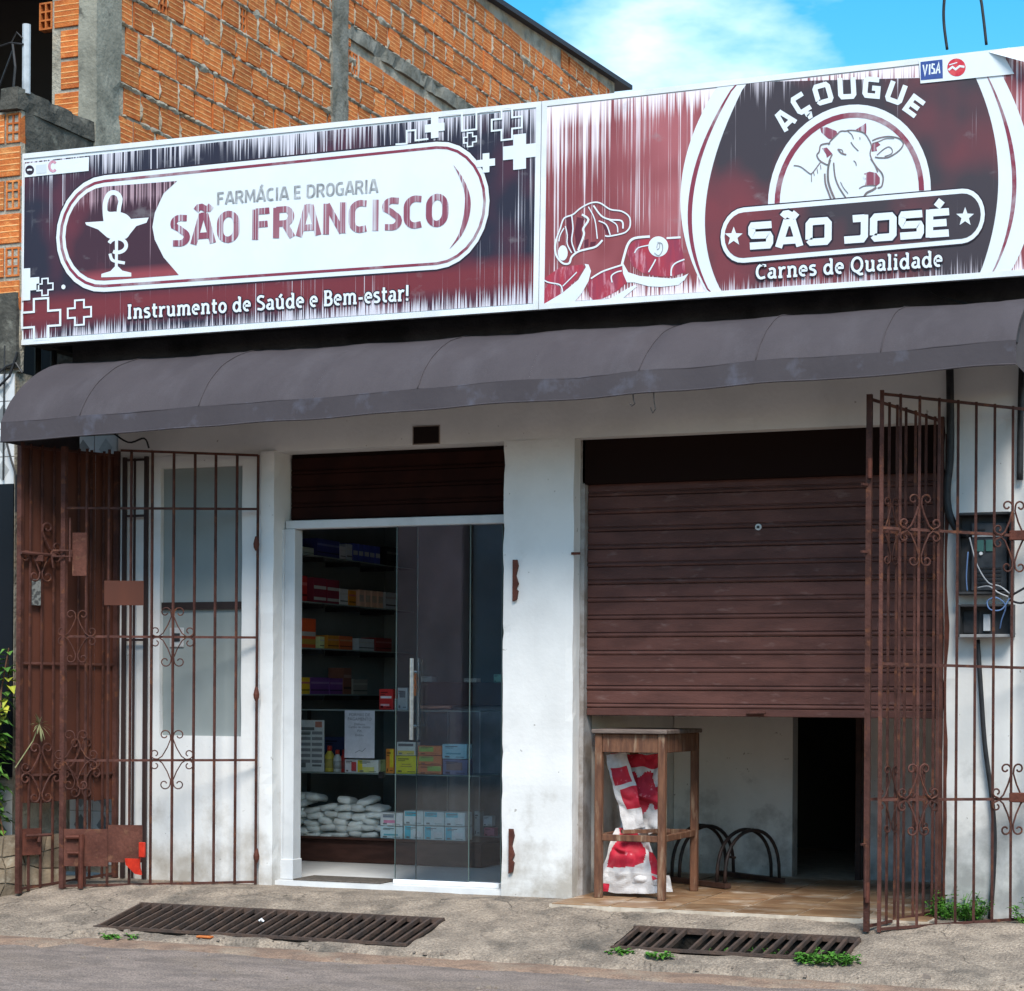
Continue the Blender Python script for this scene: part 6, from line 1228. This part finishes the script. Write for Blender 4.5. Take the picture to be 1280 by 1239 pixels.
MB().tube([(xc - .03, CY0 - .0045, b.z + .035), (xc, CY0 - .0045, b.z + .05), (xc + .02, CY0 - .0045, b.z + .042), (xc + .045, CY0 - .0045, b.z + .065)], .0015, 4).build('doodle', INKN, nt)
# things on the counter top
ztc = ztp + .0006
goods(474, 861, 491, 887, CY0 + .05, .09, (.50, .03, .03), 'red carton standing on the counter top', zfix=ztc, bands=[(.1, .9, .55, .66, (.7, .6, .6)), (.1, .75, .18, .28, (.65, .4, .4))])
goods(497, 860, 509, 888, CY0 + .05, .06, (.33, .37, .38), 'grey card payment terminal on the counter top beside the handle', 'terminal', 'payment_terminal', zfix=ztc, bands=[(.2, .8, .55, .85, (.1, .12, .13))])
goods(491.5, 871, 496, 885, CY0 + .08, .04, (.3, .5, .45), 'tiny pale green carton between red carton and payment terminal', zfix=ztc)
# bottom shelf: heap of white packs and blue cartons
def pack_mesh(w, h, dp):
    bm = bmesh.new(); bmesh.ops.create_uvsphere(bm, u_segments=14, v_segments=8, radius=1); m_ = MB()
    for v in bm.verts:
        c = v.co; e = .42; f_ = lambda q: math.copysign(abs(q) ** e, q); v.co = Vector((f_(c.x) * w / 2, f_(c.y) * dp / 2, math.copysign(abs(c.z) ** .7, c.z) * h / 2 * (1 - .55 * abs(c.x) ** 3) + .008 * noise.noise(c * 2.6 + Vector((w * 90, 0, 0))) + .004 * noise.noise(c * 7)))
    bm.verts.index_update(); m_.add([v.co[:] for v in bm.verts], [[v.index for v in f.verts] for f in bm.faces]); bm.free(); return m_.build('nappy_pack', mat('white_plastic_pack', (.82, .84, .83), .4, (.70, .74, .73), 12, bump=.3, bscale=40, vary=.12), None, True, mesh_only=True)
PKM = [pack_mesh(.115, .046, .2), pack_mesh(.13, .048, .2), pack_mesh(.10, .050, .2)]; rp = random.Random(9)
rows = [(1043.5, 370, 478, 18), (1035.5, 375, 478, 17), (1027, 370, 478, 18), (1018.5, 376, 478, 18), (1010.5, 371, 474, 19), (1002.5, 376, 470, 26), (995, 372, 392, 17)]
for v, u0, u1, st in rows:
    u = u0
    while u < u1:
        if v == 1002.5 and 398 < u < 415: u += st; continue
        p = PY(u + 7, v + rp.uniform(-2, 2), CY0 + .13); o = bpy.data.objects.new('nappy_pack', rp.choice(PKM)); COL.objects.link(o); o.location = p; o.rotation_euler = (rp.uniform(-.15, .15), rp.uniform(-.22, .22), rp.uniform(-.15, .15))
        tag(o, 'white plastic nappy pack in the heap at the bottom of the counter', 'pack', 'heap of white nappy packs'); u += st
Y2 = CY0 + .03
goods(475.5, 1034, 503, 1050, Y2, .12, (.5, .62, .66), 'pale blue carton under the pink striped one by the white packs', zfix=zs2, bands=[(.15, .8, .25, .38, (.1, .35, .42))]); h_ = PY(490, 1034, Y2).z - PY(490, 1050, Y2).z
goods(475.5, 1016, 503, 1033, Y2, .12, (.64, .65, .68), 'white carton with a pink stripe by the white packs', zfix=zs2 + h_ + .0006, bands=[(.15, .7, .2, .42, Pk), (.12, .6, .62, .78, (.25, .28, .34))])
for k, (u0, u1, lab) in enumerate(((505, 529, 'left'), (530, 555, 'middle'), (556, 581, 'right'))):
    for e, (va, vb) in enumerate(((1052, 1034), (1034, 1016))):
        h_ = PY(u0, vb, Y2).z - PY(u0, va, Y2).z
        goods(u0, vb, u1, va, Y2, .12, (.58, .66, .68), '%s cyan and white carton, %s row, of the six at the counter bottom' % (lab, ('lower', 'upper')[e]), zfix=zs2 + e * (h_ + .0006), bands=[(.05, .35 + .3 * e, .62 if e else .05, .95, (.06, .45, .56)), (.5, .9, .2, .6, (.7, .72, .73))])
# brown service desk and cabinet behind the panes
dx0, dx1 = PY(520, 870, 1.95).x, .05; dz0, dz1 = PY(580, 882, 1.95).z, PY(580, 853, 1.95).z
dk = thing('service_desk', 'dark brown service desk across the right of the pharmacy', 'desk', ((dx0 + dx1) / 2, 2.2, .03)); MB().cbox(dx0, dx1, 1.95, 2.5, dz0, dz1, .006).build('desk_top', mat('desk_brown', (.085, .05, .045), .5, (.065, .04, .035), 6), dk)
MB().cbox(dx0 + .03, dx1 - .01, 2.0, 2.45, .029, dz0 - .001, .004).build('cabinet', mat('grey_cabinet', (.24, .25, .26), .5, (.13, .14, .15), 4), dk)
for u in (560, 600): q = PY(u, 960, 2.0); MB().cbox(q.x - .004, q.x + .004, 1.992, 1.9995, .06, dz0 - .03, .001).build('cabinet_edge', ALU, dk)
for (u0, v0, u1, v1, c, lab, cat) in ((526, 846, 540, 853, (.4, .42, .42), 'flat white tray on the brown service desk', 'tray'), (580, 848, 595, 853, (.5, .5, .48), 'stack of white papers on the brown service desk', 'papers'), (617, 843, 627, 853, (.2, .42, .36), 'small green carton at the pillar end of the service desk', 'box')): goods(u0, v0, u1, v1, 1.97, .08, c, lab, cat, {'tray': 'tray', 'papers': 'paper_stack', 'box': 'medicine_box'}[cat], zfix=dz1 + .0006)
goods(524, 882, 562, 886, 1.90, .045, (.62, .30, .22), 'thin salmon coloured bar below the edge of the service desk', 'rail', 'edge_rail')
rz = PY(600, 1045, 1.75).z; ck = thing('side_cabinet', 'low grey cabinet with a shelf behind the fixed pane', 'cabinet', (-.3, 1.9, .03)); x0c = PY(588, 1045, 1.75).x; MB().cbox(x0c, .04, 1.72, 1.93, .029, rz - .001, .004).build('body', mat('grey_cabinet', (.16, .17, .18)), ck)
for (u0, v0, u1, v1, c, lab) in ((593, 1014, 600, 1045, (.3, .36, .36), 'tall grey carton on the side cabinet'), (604, 1020, 615, 1033, (.5, .5, .5), 'white carton above the pink one on the side cabinet'), (605, 1034, 618, 1045, (.5, .16, .22), 'pink carton on the side cabinet')):
    goods(u0, v0, u1, v1, 1.75, .06, c, lab, zfix=None if v1 < 1040 else rz)
# shelves on the left inner wall
XS = -2.0; ZS = [PX(430, v, XS).z for v in (699, 756, 812, 868)]; y0s, y1s = 1.05, 3.04
for k, z in enumerate(ZS):
    sh_ = thing('wall_shelf', '%s glass shelf on the left pharmacy wall' % ('topmost', 'second', 'third', 'lowest')[k], 'shelf', (XS - .12, (y0s + y1s) / 2, z), 'glass wall shelves'); MB().box(-2.249, XS, y0s, y1s, z - .008, z).build('glass_board', SHG, sh_)
    for y in (1.55, 2.1, 2.65): MB().cbox(-2.249, XS + .02, y - .012, y + .012, z - .04, z - .0085, .003).build('bracket', BLACK, sh_)
def sgoods(k, u0, u1, v0, v1, col, colname, pos, bands=()):
    z = ZS[k] + .0005; y0, y1 = PX(u0, 750, XS - .02).y, PX(u1, 750, XS - .02).y; h = PX(u0, v0, XS - .02).z - PX(u0, v1, XS - .02).z; m_ = MB(); m_.cbox(XS - .14, XS - .02, y0, y1, z, z + h, .002); ms = [plain('shelf_%s' % colname.replace(' ', '_'), col, .5)]
    for i, (t0, t1, c) in enumerate(bands): m_.m = i + 1; ms.append(plain('band_%d_%d' % (int(c[0] * 100), int(c[2] * 100)), c, .5)); m_.add([(XS - .0195, y0 + .004, z + h * t0), (XS - .0195, y1 - .004, z + h * t0), (XS - .0195, y1 - .004, z + h * t1), (XS - .0195, y0 + .004, z + h * t1)], [(0, 1, 2, 3)])
    single(m_, 'medicine_box', ms, '%s carton, %s from the doorway on the %s wall shelf' % (colname, pos, ('topmost', 'second', 'third', 'lowest')[k]), 'box', (XS - .08, (y0 + y1) / 2, z), 'cartons on the wall shelves')
ORD = ['first', 'second', 'third', 'fourth', 'fifth', 'sixth', 'seventh', 'eighth', 'ninth', 'tenth', 'eleventh', 'twelfth']
stock = [[(376, 392, 684, 693, (.3, .36, .3), 'pale green'), (396, 424, 673, 695, (.03, .035, .14), 'dark blue'), (425, 432, 678, 694, (.45, .45, .47), 'white'), (433, 440, 676, 696, (.35, .38, .42), 'grey')] + [(441 + 7 * i, 447 + 7 * i, 677 + i, 699 + i, (.05, .07, .28), 'blue and white') for i in range(5)] + [(483, 498, 680, 704, (.02, .02, .02), 'black')],
         [(375, 384, 718, 750, (.34, .02, .02), 'red'), (392, 408, 720, 751, (.16, .02, .04), 'maroon striped'), (409, 424, 722, 752, (.16, .02, .04), 'maroon banded'), (425, 435, 733, 753, (.4, .4, .42), 'white'), (436, 445, 735, 754, (.45, .18, .02), 'orange')] + [(449 + 8 * i, 455 + 8 * i, 736 + i, 757 + i, (.5, .33, .26), 'red and cream') for i in range(4)] + [(482, 497, 740, 761, (.22, .2, .22), 'grey')],
         [(374, 395, 768, 805, (.5, .07, .02), 'big red and orange'), (400, 406, 793, 808, (.5, .52, .25), 'pale yellow'), (410, 424, 793, 810, (.48, .12, .03), 'orange'), (425, 441, 794, 811, (.42, .09, .03), 'burnt orange'), (449, 468, 797, 812, (.26, .27, .28), 'grey'), (470, 490, 798, 815, (.20, .03, .03), 'dark red')],
         [(373, 388, 842, 863, (.55, .34, .02), 'yellow'), (389, 412, 845, 866, (.12, .04, .16), 'purple'), (413, 429, 847, 867, (.14, .045, .17), 'violet'), (430, 440, 835, 868, (.16, .06, .04), 'brown'), (442, 460, 850, 869, (.2, .18, .16), 'tan')]]
for k, row in enumerate(stock):
    for i, (u0, u1, v0, v1, c, cn) in enumerate(row):
        bands = [(.1, .22, (.5, .5, .48)), (.55, .68, (.5, .5, .48))] if 'maroon' in cn else ([(.35, .6, (.45, .47, .5))] if 'white' in cn and 'blue' in cn else ([(.4, .55, (.5, .45, .4)), (.12, .3, (.5, .3, .05))] if 'big' in cn else ([(.3, .7, (.5, .4, .34))] if 'cream' in cn else [(.62, .74, tuple(min(.6, q * 1.5 + .12) for q in c)), (.2, .28, tuple(q * .4 for q in c))])))
        c = tuple(min(.85, q * 1.5) for q in c); sgoods(k, u0, u1, v0, v1, c, cn, ORD[i], bands)
# ------------------------------------------------------------------ the other side of the street, seen mirrored in the glass
def street_house(x0, x1, y, h, m_, lab):
    t = thing('street_house', lab, 'house', ((x0 + x1) / 2, y, -.2), 'houses across the street'); MB().box(x0, x1, y - 5, y, -.25, h).build('wall', m_, t); MB().box(x0 - .2, x1 + .2, y - 5.2, y + .35, h + .001, h + .18).build('roof', MATS['dark_roof_edge'], t)
    n = max(1, int((x1 - x0) / 2.4))
    for i in range(n):
        cx_ = x0 + (x1 - x0) * (i + .5) / n; dr = i % 3 == 1; w = MB().box(cx_ - .5, cx_ + .5, y + .005, y + .05, -.1 if dr else .9, 2.1).build('door' if dr else 'window', DWOOD if dr else BLACK, t); MB().box(cx_ - .58, cx_ + .58, y + .006, y + .09, 2.101, 2.2).build('lintel', ALU, w)
for x0, x1, h, c, nm in ((-22, -14.2, 6.2, (.62, .5, .4), 'cream'), (-14, -9.6, 5.6, (.6, .36, .36), 'pink'), (-9.4, -5.2, 6.6, (.28, .36, .46), 'blue grey'), (-5, 0.5, 5.4, (.66, .64, .6), 'off-white'), (0.8, 7, 4.0, (.30, .2, .13), 'ochre')): street_house(x0, x1, -21.0, h, mat('street_%s' % nm.replace(' ', '_'), c, .9, tuple(q * .7 for q in c), 1.2), '%s house across the street, mirrored in the glass door' % nm)
